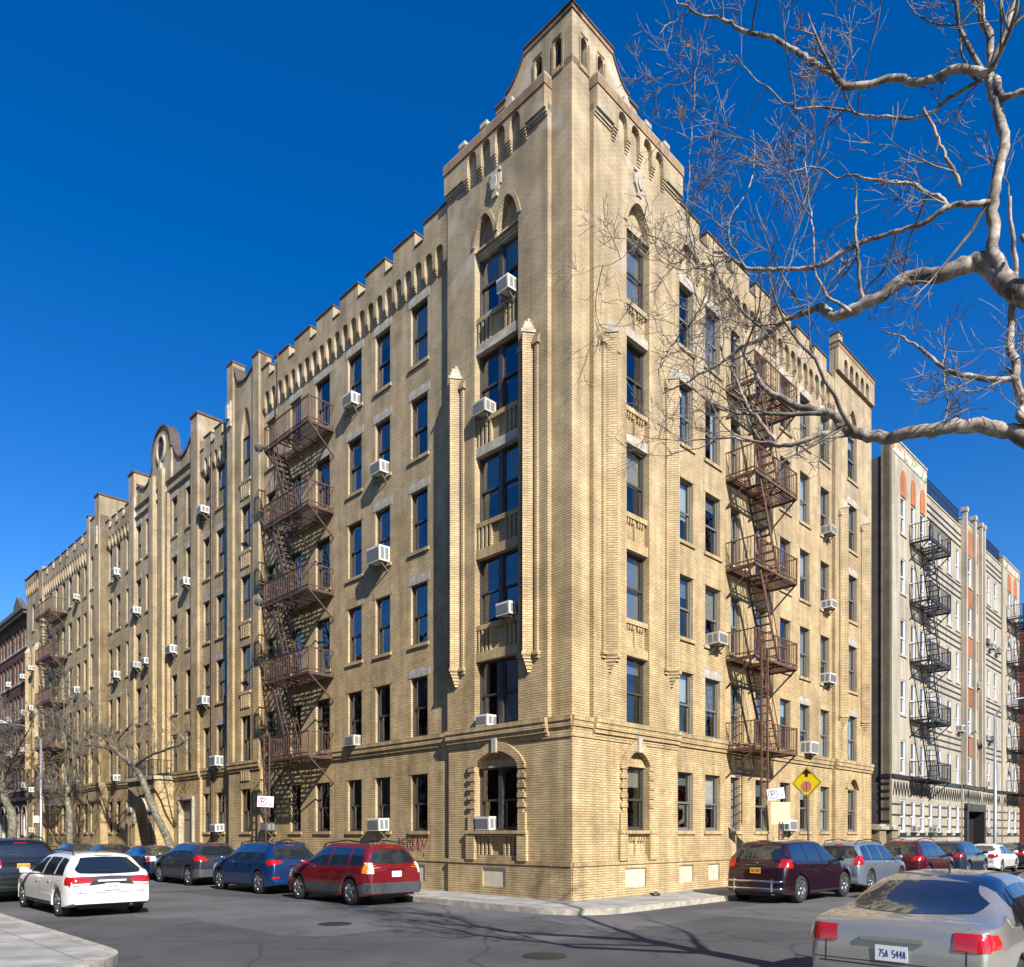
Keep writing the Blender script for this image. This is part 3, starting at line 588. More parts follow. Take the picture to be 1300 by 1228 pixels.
for (a, b) in ((27.05, 27.35), (27.5, 28.05), (28.78, 29.25), (29.35, 29.62)):
    FL.box(trim, a, b, -.1, .16 if b-a > .4 else .07, 4.9, 20.6 if b-a > .4 else 19.2)
for (a, b) in ((23.42, 24.2), (31.9, 32.7)):
    FL.box(trim, a, b, -1.1, .04, 4.86, 21.85); FL.box(trim, a-.05, b+.05, -1.15, .09, 21.85, 21.97, 3)
for a, b in ((24.2, 25.7),):
    FL.box(trim, a-.15, a-.002, -.09, .02, 0, 3.45, 2); FL.box(trim, b+.002, b+.15, -.09, .02, 0, 3.45, 2); FL.box(trim, a-.15, b+.15, -.09, .04, 3.45, 3.6, 2)
# entrance porch
ph = [H(27.6, 29.3, -.1, 3.35, zs=2.3, arch='round', d=.9, open=True, N=8)]
wall(W, FL, 26.6, 30.4, -.2, 4.5, .85, ph); ret(FL, 26.6, -.1, .85, -.2, 4.5, False); ret(FL, 30.4, -.1, .85, -.2, 4.5, True)
FL.box(trim, 26.5, 30.5, -.08, .98, 4.5, 4.68, 2)
ap = arch_pts(27.6, 29.3, 2.3, 3.35, 'round', 8); ou = arch_pts(27.35, 29.55, 2.3, 3.65, 'round', 8)
for i in range(len(ap)-1): trim.prism([ap[i], ap[i+1], ou[i+1], ou[i]], g, .84, .93, 2)
for a in (26.75, 29.7): FL.box(trim, a, a+.55, .84, .95, 2.9, 3.15, 2); FL.box(trim, a+.12, a+.4, .84, .87, 1.2, 2.3, 1)
# M3
h = []; add_win(FL, 33.3, 33.8, -.2, greys=(4, 5), holes=h); add_win(FL, 34.8, 35.45, -.2, greys=(2, 5), holes=h); add_win(FL, 36.2, 36.8, -.2, greys=(4, 5), holes=h)
wall(W, FL, 32.7, 37.0, .9, 20.2, -.2, h); base(FL, 32.7, 37.0, -.2); ledge(FL, 32.7, 37.0, -.2)
arcade(FL, 32.8, 36.95, .54, .34, 19.35, 19.55, 20.1, -.2, -.08, 19.1); crenels(FL, 32.8, 36.95, -.08, 20.1, 20.45, .75, .4, .1)
# PV3
h = []; add_win(FL, 38.3, 38.8, .22, ks=range(6), holes=h, lint=None)
wall(W, FL, 37.0, 39.3, .9, 20.9, .22, h); ret(FL, 37.0, -.3, .22, -.2, 21, False); ret(FL, 39.3, -.1, .22, -.2, 21, True); base(FL, 37.0, 39.3, .22); ledge(FL, 37.0, 39.3, .22)
FL.box(trim, 37.0, 37.75, -1.3, .3, 4.86, 22.15); FL.box(trim, 36.95, 37.8, -1.35, .35, 22.15, 22.26, 3); FL.box(trim, 38.9, 39.3, -.2, .3, 4.86, 21.4); coping(FL, 38.9, 39.3, .3, 21.4)
FL.box(trim, 37.75, 38.9, -.2, .215, 20.9, 21.1); coping(FL, 37.75, 38.9, .22, 21.1)
FL.box(trim, 37.2, 37.55, .3, .38, 19.2, 20.3, 2)
# M4
h = []
for a, b in ((40.2, 40.9), (41.7, 42.35), (43.5, 44.2), (45.0, 45.66), (46.6, 47.2), (48.2, 48.75)): add_win(FL, a, b, 0, greys=(5,), holes=h)
wall(W, FL, 39.3, 50.0, .9, 20.2, 0, h); base(FL, 39.3, 50.0, 0); ledge(FL, 39.3, 50.0, 0)
arcade(FL, 39.4, 49.95, .527, .385, 19.5, 19.75, 20.3, 0, .13, 19.15); crenels(FL, 39.4, 49.95, .12, 20.3, 20.68)
# end pavilion, left street
h = []; add_win(FL, 50.2, 50.75, .15, holes=h); add_win(FL, 52.0, 52.7, .15, ks=range(1, 6), holes=h, dbl=False)
h.append(H(52.0, 52.7, 1.85, 4.1, zs=3.7, arch='round', d=.2)); defs.append(dict(f=FL, s0=52.0, s1=52.7, z0=1.85, z1=3.67, n=.15, k=0, kw=dict(lint=None)))
wall(W, FL, 50.0, 54.3, .9, 20.2, .15, h); ret(FL, 50.0, -.1, .15, -.2, 21.1, False); ret(FL, 54.3, -12, .15, -.2, 20.2, True); base(FL, 50.0, 54.3, .15); ledge(FL, 50.0, 54.3, .15)
FL.box(trim, 52.003, 52.697, -.05, .03, 3.68, 4.1)
arcade(FL, 51.0, 54.25, .527, .34, 20.2, 20.45, 20.95, .15, .27, 19.9); FL.box(trim, 50.0, 54.3, -.2, .148, 20.2, 20.95); coping(FL, 50.9, 54.3, .27, 20.95, .1)
for c in (51.1, 53.6): buttress(FL, c, .15)
# --- main wall, right street ---
h = []
for (a, b), gk in (((5.0, 5.87), (4, 5)), ((6.6, 7.53), (1, 5)), ((8.23, 8.85), ()), ((9.95, 10.8), ()), ((11.85, 12.7), (5,)), ((13.52, 14.38), (1, 5)), ((15.4, 16.25), (5,))):
    add_win(FRr, a, b, 0, greys=gk, holes=h, style='grey')
wall(W, FRr, 4.85, 16.5, .9, 20.4, 0, h); base(FRr, 4.85, 16.5, 0); ledge(FRr, 4.85, 16.5, 0)
arcade(FRr, 4.9, 16.45, .527, .385, 19.78, 19.97, 20.62, 0, .13, 19.4, phase=.12); crenels(FRr, 4.9, 16.45, .12, 20.62, 20.98)
# end pavilion right street
h = []
for k in range(6):
    add_win(FRr, 17.78, 18.78, NP, ks=[k], holes=h, style='grey', lint='stone' if k > 0 else 'brick')
h[-1] = H(17.78, 18.78, SILL[5], 19.9, zs=18.95, arch='point', d=.2); defs[-1]['kw']['lint'] = None; FRr.box(trim, 17.784, 18.776, -.08, .03, HEAD[5]+.003, 19.9)
h[0] = H(17.78, 18.78, 1.85, 4.1, zs=3.7, arch='point', d=.2); FRr.box(trim, 17.784, 18.776, -.08, .03, 3.673, 4.1); [d for d in defs if d['s0'] == 17.78][0]['kw']['lint'] = None
wall(W, FRr, 16.5, 20.46, .9, 21.2, NP, h); ret(FRr, 16.5, -.1, NP, -.2, 21.9, False); base(FRr, 16.5, 20.46, NP); ledge(FRr, 16.5, 20.46, NP)
hs = [H(17.1+i*.59, 17.1+i*.59+.38, 20.9, 21.6, zs=21.35, arch='round', d=.13, open=True) for i in range(5)]
wall(W, FRr, 16.5, 20.46, 20.9, 21.85, .28, hs); ret(FRr, 16.5, .1, .28, 20.9, 21.85, False); ret(FRr, 20.46, -12, .28, 20.9, 21.85, True); FRr.quad(W, [(16.5, NP, 20.9), (20.46, NP, 20.9), (20.46, .28, 20.9), (16.5, .28, 20.9)])
FRr.box(trim, 16.48, 20.48, -.1, .3, 21.85, 22.02, 1, swap=True); FRr.box(trim, 16.5, 16.9, -.1, .28, 22.02, 22.4, 0); coping(FRr, 16.5, 16.9, .28, 22.4); coping(FRr, 16.5, 20.46, .3, 22.02, .05, .4)
for c in (17.2, 19.55): buttress(FRr, c, NP)
x0, x1 = 17.78, 18.78; ap = arch_pts(x0, x1, 3.7, 4.1, 'point', 7); ou = arch_pts(x0-.25, x1+.25, 3.7, 4.35, 'point', 7)
gr = lambda s, nn, zz: FRr.p(s, nn, zz)
for i in range(14): trim.prism([ap[i], ap[i+1], ou[i+1], ou[i]], gr, NP-.005, NP+.08, 0)
ap = arch_pts(x0, x1, 18.95, 19.9, 'point', 7); ou = arch_pts(x0-.12, x1+.12, 18.95, 20.06, 'point', 7)
for i in range(14): trim.prism([ap[i], ap[i+1], ou[i+1], ou[i]], gr, NP-.005, NP+.035, 0)
# end wall, rear walls, roof, interior backing
def plane(mb, P, m=0): mb.poly(P, m)
plane(W, [(20.46, -.15, -.2), (20.46, 12, -.2), (20.46, 12, 21.2), (20.46, -.15, 21.2)])
plane(W, [(12, 12, -.2), (12, 54.3, -.2), (12, 54.3, 20.3), (12, 12, 20.3)]); plane(W, [(20.46, 12, -.2), (12, 12, -.2), (12, 12, 20.3), (20.46, 12, 20.3)])
rf = MB(); plane(rf, [(.35, .35, 20.12), (20.4, .35, 20.12), (20.4, 12, 20.12), (.35, 12, 20.12)]); plane(rf, [(.35, 12, 20.12), (12, 12, 20.12), (12, 54.2, 20.12), (.35, 54.2, 20.12)])
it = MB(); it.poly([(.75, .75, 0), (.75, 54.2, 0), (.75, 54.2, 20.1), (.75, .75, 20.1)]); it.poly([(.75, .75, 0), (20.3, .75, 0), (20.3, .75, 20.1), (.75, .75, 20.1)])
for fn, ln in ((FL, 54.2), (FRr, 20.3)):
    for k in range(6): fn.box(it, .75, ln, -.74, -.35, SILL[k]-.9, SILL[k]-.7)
ob('dark_backing_and_slabs', it.mesh('dark_backing_and_slabs', 'interior_dark'), MBD)  # slabs plus near-black sheets that stand in for the rooms' shade
MW = ['brick_yellow', 'brick_band', 'stone', 'coping_dark', 'cover_panel', 'interior_dark']
ob('wall', W.mesh('wall', MW), MBD); ob('trim', trim.mesh('trim', MW), MBD); ob('roof', rf.mesh('roof', 'roofing'), MBD)
build_windows(MBD, defs, rng, 100)
d = MB(); d.box(0, 1.5, .2, .28, 0, 3.4)
for x in (.05, .78): d.box(x, x+.67, .15, .21, .1, 2.4)
d.box(.05, 1.45, .15, .2, 2.5, 3.3)
loc, rz = FL.place(24.2, 25.7, -.08, 0); o = ob('door', d.mesh('door', 'door_grey'), MBD, loc, rz); k_ = MB(); k_.tube([(.70, .1, 1.0), (.70, .1, 1.3)], .015); ob('handle', k_.mesh('handle', 'galvanised'), o)
d = MB(); d.box(.05, 1.65, .8, .86, 0, 3.3)
loc, rz = FL.place(27.6, 29.3, .85, 0); ob('door', d.mesh('door', 'wood_dark'), MBD, loc, rz)
b_ = MB(); n_ = .93
for i in range(26): s = 26.55+i*.156; b_.bar(FL.p(s, n_, 4.68), FL.p(s, n_, 5.45), .018)
for s in (26.55, 30.45):
    for i in range(6): b_.bar(FL.p(s, n_-i*.17, 4.68), FL.p(s, n_-i*.17, 5.45), .018)
    b_.bar(FL.p(s, n_, 5.47), FL.p(s, -.05, 5.47), .03); b_.bar(FL.p(s, n_, 4.78), FL.p(s, -.05, 4.78), .02)
b_.bar(FL.p(26.55, n_, 5.47), FL.p(30.45, n_, 5.47), .03); b_.bar(FL.p(26.55, n_, 4.78), FL.p(30.45, n_, 4.78), .02)
for i in range(12):
    s = 26.7+i*.32; b_.tube([FL.p(s+.1*math.cos(t), n_, 5.1+.1*math.sin(t)) for t in [k*math.pi/4 for k in range(9)]], .008, 4, cap=False)
ob('balcony_railing', b_.mesh('balcony_railing', 'iron_black'), MBD)
p_ = MB(); p_.tube([FL.p(22.2, -.12, 0), FL.p(22.2, -.12, 20)], .05, 8); ob('drain_pipe', p_.mesh('drain_pipe', 'iron_brown'), MBD)
p_ = MB()
p_.tube([FL.p(15.3, .2, 16.6), FL.p(15.3, .2, 21.0)], .022, 6)
ob('drain_pipe', p_.mesh('drain_pipe', 'iron_brown'), MBD)
# graffiti on the wall: two scrawled words
def strokes(mb, f, s0, z0, sc, n, letters, wd):
    i = 0
    for L_ in letters:
        for st in L_:
            i += 1
            for (a, b), (c, d_) in zip(st, st[1:]):
                P, Q = Vector(f.p(s0-a*sc, n, z0+b*sc)), Vector(f.p(s0-c*sc, n, z0+d_*sc)); mb.bar(P, Q, wd, .0015+.00011*i, up=(-1, 0, 0))
gb = MB()
strokes(gb, FL, 7.55, 1.2, .42, .002, [[[(0, 0), (.15, 1), (.3, 0)], [(.05, .4), (.25, .4)]], [[(.65, .9), (.4, .8), (.65, .45), (.4, .1), (.35, .1)]], [[(1, .95), (.75, .9), (.78, .1), (1.05, .05)], [(.78, .5), (1, .5)]], [[(1.15, 0), (1.15, 1), (1.4, .8), (1.15, .5), (1.42, 0)]], [[(1.55, 0), (1.5, 1)], [(1.75, 1), (1.5, .5), (1.8, -.05)]]], .03)
ob('graffiti_tag', gb.mesh('graffiti_tag', 'paint_black'), MBD, label='black scrawled graffiti')
gb = MB()
strokes(gb, FL, 6.78, 1.2, .46, .003, [[[(0, 0), (0, 1), (.3, .85), (.02, .55), (.34, .2), (0, 0)]], [[(.45, .5), (.6, .95), (.78, .5), (.6, .05), (.45, .5)], [(.5, .9), (.75, .1)]], [[(.85, 1), (1.35, .2)], [(1.3, 1.05), (.88, -.05)]], [[(1.4, .95), (1.7, 1), (1.35, .3)], [(1.2, -.05), (1.3, -.75)], [(1.3, -.4), (1.6, -.72)]]], .035)
ob('graffiti_tag', gb.mesh('graffiti_tag', 'paint_red'), MBD, label='red scrawled graffiti')
# ---------------- ground ----------------
gm = MB(); gm.poly([(-400, -400, -.15), (400, -400, -.15), (400, 800, -.15), (-400, 800, -.15)]); ob('road', gm.mesh('road', 'asphalt'), kind='structure')
def slab(name, poly, z0, z1, mat, loc=(C0.x, C0.y, 0)):
    m = MB(); n = len(poly); m.poly([(x, y, z1) for x, y in poly])
    for i in range(n): a, b = poly[i], poly[(i+1) % n]; m.poly([(a[0], a[1], z0), (b[0], b[1], z0), (b[0], b[1], z1), (a[0], a[1], z1)])
    return ob(name, m.mesh(name, mat), None, loc, R(45), kind='structure')
def corner(cx, cy, r, a0, a1, n=8): return [(cx+r*math.cos(R(a0+(a1-a0)*i/n)), cy+r*math.sin(R(a0+(a1-a0)*i/n))) for i in range(n+1)]
def sidewalk(x0, y0, x1, y1, rc=None):
    def P(o):
        if rc == 'sw': return corner(x0+o+1.6, y0+o+1.6, 1.6, 180, 270)+[(x1, y0+o), (x1, y1), (x0+o, y1)]
        if rc == 'se': return [(x0, y0+o)]+corner(x1-o-1.6, y0+o+1.6, 1.6, 270, 360)+[(x1-o, y1), (x0, y1)]
        return [(x0, y0), (x1, y0), (x1, y1-o), (x0, y1-o)]
    slab('kerb', P(0), -.3, -.003, 'stone_grey'); slab('pavement', P(.15), -.2, .0, 'concrete')
sidewalk(-2, -2, 120, 150, 'sw'); sidewalk(-60, -2, -11.3, 150, 'se'); sidewalk(-60, -22, 120, -11.3)
# ---------------- art deco building on the right ----------------
B2 = empty('apartment_building', WR(23.2, 0), R(45), 'pale art deco apartment block with black stripes and orange terracotta panels beyond the alley', 'building')
F2 = Fr(False, 23.2); w2 = MB(); t2 = MB(); d2 = []; r2 = random.Random(8)
MW2 = ['brick_cream', 'black_stone', 'terracotta', 'stone', 'brick_tan', 'brick_grey', 'interior_dark', 'mosaic']
def mosaic():
    m, n, l, b = newmat('mosaic'); uv = n.new('ShaderNodeUVMap'); v = n.new('ShaderNodeTexVoronoi'); v.inputs['Scale'].default_value = 4; l.new(uv.outputs[0], v.inputs['Vector'])
    sx = n.new('ShaderNodeSeparateColor'); l.new(v.outputs['Color'], sx.inputs[0]); r = n.new('ShaderNodeValToRGB'); r.color_ramp.interpolation = 'CONSTANT'; e = r.color_ramp.elements
    e[0].color = (.55, .50, .40, 1); e[1].position = .45; e[1].color = (.12, .25, .12, 1); q = e.new(.62); q.color = (.55, .16, .05, 1); q = e.new(.8); q.color = (.5, .45, .3, 1); l.new(sx.outputs[0], r.inputs[0]); l.new(r.outputs[0], b.inputs['Base Color'])
mosaic()
S2L = [1.83, 4.67, 7.6, 10.5, 13.5, 16.4]; H2L = [3.42, 6.32, 9.28, 12.25, 15.2, 18.2]
cols2 = [(24.37, 25.09), (25.85, 26.5), (27.25, 27.95), (28.9, 29.6), (30.45, 31.1), (32.12, 32.9), (33.8, 34.45), (35.72, 36.5), (37.05, 37.8), (39.05, 39.75), (40.45, 41.15), (42.1, 42.85), (45.2, 46.0), (46.85, 47.7)]
def seg2(s0, s1, n, zt):
    hs = []
    for a, b in cols2:
        if a >= s0 and b <= s1:
            for k in range(6):
                if k == 0 and s0 == 34.7: continue
                hs.append(H(a, b, S2L[k], H2L[k], d=.16)); d2.append(dict(f=F2, s0=a, s1=b, z0=S2L[k], z1=H2L[k], n=n, kw=dict(style='white', sill='dark' if k == 0 else 'stone', lint=None, yw=.08)))
    if s0 == 34.7: hs.append(H(35.2, 38.6, 0, 3.1, d=.8, back=6))
    wall(w2, F2, s0, s1, -.2, zt, n, hs)
    F2.quad(w2, [(s0, -.3, -.2), (s0, n, -.2), (s0, n, zt), (s0, -.3, zt)]); F2.quad(w2, [(s1, n, -.2), (s1, -.3, -.2), (s1, -.3, zt), (s1, n, zt)])
    F2.box(t2, s0-.03, s1+.03, n-.3, n+.04, zt, zt+.08, 3)
    F2.box(t2, s0, s1, n-.02, n+.06, 4.42, 4.62, 1)
    z = .55
    hh = [h for h in hs]
    while z < 3.5:
        xs = s0
        for h in sorted([h for h in hh if h['z0'] < z < h['z1']+.1], key=lambda h: h['s0'])+[dict(s0=s1, s1=s1)]:
            if h['s0']-xs > .1: F2.box(t2, xs, h['s0']-.02, n-.01, n+.018, z, z+.09, 1)
            xs = h['s1']+.02
        z += .52
    if s0 in (28.3, 38.9):
        for k in range(6):
            for j, dz in enumerate((.28, .62, .96)):
                if k == 0: continue
                F2.box(t2, s0+.05, s1-.05, n-.01, n+.03, H2L[k]+dz-.1, H2L[k]+dz-.02, 1)
    for i in range(int((s1-s0)/.42)):     # zigzag frieze
        x = s0+.1+i*.42
        for q in (0, .07): F2_b = t2.bar(F2.p(x+q, n+.012, 3.62), F2.p(x+.21+q, n+.012, 4.28), .02, .02, 1, up=(0, -1, 0)); t2.bar(F2.p(x+.21+q, n+.013, 4.28), F2.p(x+.42+q, n+.013, 3.62), .02, .02, 1, up=(0, -1, 0))
seg2(23.2, 28.3, .1, 20.7); seg2(28.3, 34.7, 0, 19.55); seg2(34.7, 38.9, .12, 20.1); seg2(38.9, 43.9, 0, 19.6); seg2(43.9, 48.5, .1, 20.2)
for a, b in cols2[:3]+cols2[-2:]:
    ap = arch_pts(a-.03, b+.03, 19.0, 19.5, 'round', 5); t2.prism([(a-.03, 18.22), (b+.03, 18.22)]+ap[::-1], lambda s, nn, zz: F2.p(s, nn, zz), .05, .125, 2)
for a, b in (cols2[7], cols2[8]):
    for k in range(1, 6): F2.box(t2, a-.02, b+.02, .1, .135, H2L[k]+.02, (S2L[k+1]-.15) if k < 5 else 19.7, 2)
for x in (34.75, 36.6, 38.0, 38.6): F2.box(t2, x, x+.28, .1, .3, 4.62, 20.5, 0); F2.box(t2, x-.04, x+.32, .0, .34, 20.5, 20.75, 3)
for a, b in ((23.3, 28.2), (44.0, 48.4)): F2.box(t2, a, b, .09, .13, 20.0 if a < 30 else 19.6, 20.45 if a < 30 else 20.0, 7)
F2.box(t2, 35.2, 35.26, -.7, .1, 0, 3.1, 1); F2.box(t2, 38.54, 38.6, -.7, .1, 0, 3.1, 1); F2.box(t2, 34.9, 35.2, .1, .3, 0, 3.3, 1); F2.box(t2, 38.6, 38.9, .1, .3, 0, 3.3, 1); F2.box(t2, 34.9, 38.9, .1, .32, 3.1, 3.55, 1)
plane(w2, [(0, 0, -.2), (0, .4, -.2), (0, .4, 20.6), (0, 0, 20.6)], 4); plane(w2, [(.05, .4, -.2), (.05, 14, -.2), (.05, 14, 19.9), (.05, .4, 19.9)], 5)
for z in (.5, 1.1, 1.7, 2.3, 2.9, 3.4, 3.75, 4.1): t2.box(-.015, .01, 0, .4, z, z+.12, 1)
t2.box(-.03, .01, -.05, .42, 4.42, 4.62, 1)
plane(w2, [(25.3, 0, -.2), (25.3, 14, -.2), (25.3, 14, 19.4), (25.3, 0, 19.4)], 4); plane(w2, [(0, 14, -.2), (25.3, 14, -.2), (25.3, 14, 19.4), (0, 14, 19.4)], 5)
it2 = MB(); it2.poly([(.1, .6, 0), (25.2, .6, 0), (25.2, .6, 19.4), (.1, .6, 19.4)]); ob('dark_room_backing', it2.mesh('dark_room_backing', 'interior_dark'), B2)  # near-black sheet behind the glass, shade of the rooms put into its colour
r_ = MB(); plane(r_, [(.05, .2, 19.45), (25.3, .2, 19.45), (25.3, 14, 19.45), (.05, 14, 19.45)]); ob('roof', r_.mesh('roof', 'roofing'), B2)
ob('wall', w2.mesh('wall', MW2), B2); ob('trim', t2.mesh('trim', MW2), B2)
build_windows(B2, d2, r2, 100)
for a, b in ((28.3, 34.7), (38.9, 43.9)):
    m = MB()
    for z in (19.9, 20.25, 20.6): m.bar(F2.p(a, -.1, z), F2.p(b, -.1, z), .03)
    i = a
    while i < b: m.bar(F2.p(i, -.1, 19.6), F2.p(i, -.1, 20.62), .02); i += .14
    ob('roof_railing', m.mesh('roof_railing', 'iron_black'), B2)
m = MB()
for i in range(6): m.box(12.1+i*.55, 12.6+i*.55, .3, .35, .0, 3.1)
ob('door', m.mesh('door', 'iron_black'), B2)
m = MB(); m.tube([(20.5, 2, 19.4), (20.5, 2, 23)], .03, 6); m.tube([(20.0, 2, 22.6), (21.1, 2, 22.9)], .02, 6); m.tube([(20.3, 2, 22.2), (20.8, 2, 22.4)], .015, 6); ob('antenna', m.mesh('antenna', 'galvanised'), B2)
# ---------------- brown building on the left, red one on the right ----------------
B3 = empty('apartment_building', WL(54.4, 0), R(45), 'dark brown brick apartment house beyond the yellow block, far left', 'building')
F3 = Fr(True, 54.4); w3 = MB(); d3 = []; r3 = random.Random(3); hs = []; t3 = MB()
S3 = [1.2, 5.3, 8.1, 10.9, 13.7, 16.3]; H3 = [3.9, 7.0, 9.9, 12.7, 15.5, 17.9]
for i in range(9):
    a = 55.1+i*2.25+(i//2)*.2
    for k in range(6):
        w_ = 1.25 if k == 0 else .8
        for q in ((0,) if k == 0 else (0, 1.0)):
            h_ = H(a+q, a+q+w_, S3[k], H3[k], d=.16, **(dict(zs=3.3, arch='round') if k == 0 else {})); hs.append(h_)
            if k == 0: h_['z1'] = 3.9
            d3.append(dict(f=F3, s0=a+q, s1=a+q+w_, z0=S3[k], z1=3.3 if k == 0 else H3[k], n=0, kw=dict(style='white' if k == 0 else 'grey', sill='stone', lint=None)))
        if k == 0:
            ap = arch_pts(a, a+w_, 3.3, 3.9, 'round', 6); ou = arch_pts(a-.15, a+w_+.15, 3.3, 4.05, 'round', 6)
            for j in range(12): t3.prism([ap[j], ap[j+1], ou[j+1], ou[j]], lambda s, nn, zz: F3.p(s, nn, zz), -.01, .05, 1)
            F3.box(t3, a-.15, a-.002, -.01, .05, .9, 3.3, 1); F3.box(t3, a+w_+.002, a+w_+.15, -.01, .05, .9, 3.3, 1); F3.box(t3, a, a+w_, -.16, -.14, 3.3, 3.9, 3)
wall(w3, F3, 54.4, 76, -.2, 18.9, 0, hs)
F3.box(t3, 54.4, 76, -.02, .18, 4.35, 4.6, 2); F3.box(t3, 54.4, 76, -.05, .35, 18.6, 18.75, 2); F3.box(t3, 54.4, 76, -.3, .45, 18.9, 19.2, 2); F3.box(t3, 54.4, 76, -.02, .06, 5.1, 5.2, 1)
for i in range(40): F3.box(t3, 54.6+i*.54, 54.75+i*.54, -.02, .4, 18.76, 18.9, 2)
for z in (8.0, 10.8, 13.6, 16.2): F3.box(t3, 54.4, 76, -.02, .05, z-.12, z-.02, 2)
pts = [(56.3, 19.2), (58.2, 19.2), (58.2, 19.8), (57.25, 20.4), (56.3, 19.8)]; t3.prism(pts[::-1], lambda s, nn, zz: F3.p(s, nn, zz), -.2, .2, 2)
plane(w3, [(0, 0, -.2), (12, 0, -.2), (12, 0, 18.9), (0, 0, 18.9)]); plane(w3, [(0, 21.6, -.2), (12, 21.6, -.2), (12, 21.6, 18.9), (0, 21.6, 18.9)]); plane(w3, [(12, 0, -.2), (12, 21.6, -.2), (12, 21.6, 18.9), (12, 0, 18.9)]); plane(w3, [(0, 0, 18.8), (12, 0, 18.8), (12, 21.6, 18.8), (0, 21.6, 18.8)]); plane(w3, [(.5, .1, 0), (.5, 21.5, 0), (.5, 21.5, 18.7), (.5, .1, 18.7)], 3)
MW3 = ['brick_brown', 'stone', 'stone_dark', 'interior_dark']
ob('wall', w3.mesh('wall', MW3), B3); ob('trim', t3.mesh('trim', MW3), B3); build_windows(B3, d3, r3, 60)
B4 = empty('apartment_building', WR(49.6, 0), R(45), 'red brick apartment house at the far right end of the street', 'building')
F4 = Fr(False, 49.6); w4 = MB(); d4 = []; hs = []
for i in range(8):
    for k in range(5): a = 51+i*2.2; hs.append(H(a, a+1.0, 1.6+k*3, 3.3+k*3, d=.15)); d4.append(dict(f=F4, s0=a, s1=a+1, z0=1.6+k*3, z1=3.3+k*3, n=.6, kw=dict(style='white', sill='stone', lint='stone')))
wall(w4, F4, 49.6, 70, -.2, 16.5, .6, hs); F4.box(w4, 49.5, 70, .3, .75, 16.5, 16.7, 1)
plane(w4, [(0, -.6, -.2), (0, 12, -.2), (0, 12, 16.5), (0, -.6, 16.5)]); plane(w4, [(0, -.6, 16.4), (20.4, -.6, 16.4), (20.4, 12, 16.4), (0, 12, 16.4)]); plane(w4, [(0, 12, -.2), (20.4, 12, -.2), (20.4, 12, 16.5), (0, 12, 16.5)]); plane(w4, [(20.4, -.6, -.2), (20.4, 12, -.2), (20.4, 12, 16.5), (20.4, -.6, 16.5)]); plane(w4, [(.1, -.1, 0), (20.3, -.1, 0), (20.3, -.1, 16.3), (.1, -.1, 16.3)], 2)
ob('wall', w4.mesh('wall', ['brick_red', 'stone', 'interior_dark']), B4); build_windows(B4, d4, random.Random(4), 40)
# alley gate wall
gw = empty('gate_piers', WR(20.46, 0), R(45), 'low tan brick gate piers with stone caps in the alley between the buildings', 'gate'); 
for x in (.3, 1.85): g_ = MB(); g_.box(x, x+.8, -.4, .4, 0, 1.95, 0); g_.box(x-.1, x+.9, -.5, .5, 1.95, 2.1, 1); g_.box(x, x+.8, -.4, .4, 2.1, 2.2, 1); ob('pier', g_.mesh('pier', ['brick_tan', 'stone']), gw)
g_ = MB()
for i in range(7): g_.bar((1.15+i*.12, 0, .1), (1.15+i*.12, 0, 1.8), .02)
for z in (.2, 1.7): g_.bar((1.1, 0, z), (1.9, 0, z), .03)
ob('gate', g_.mesh('gate', 'iron_black'), gw)
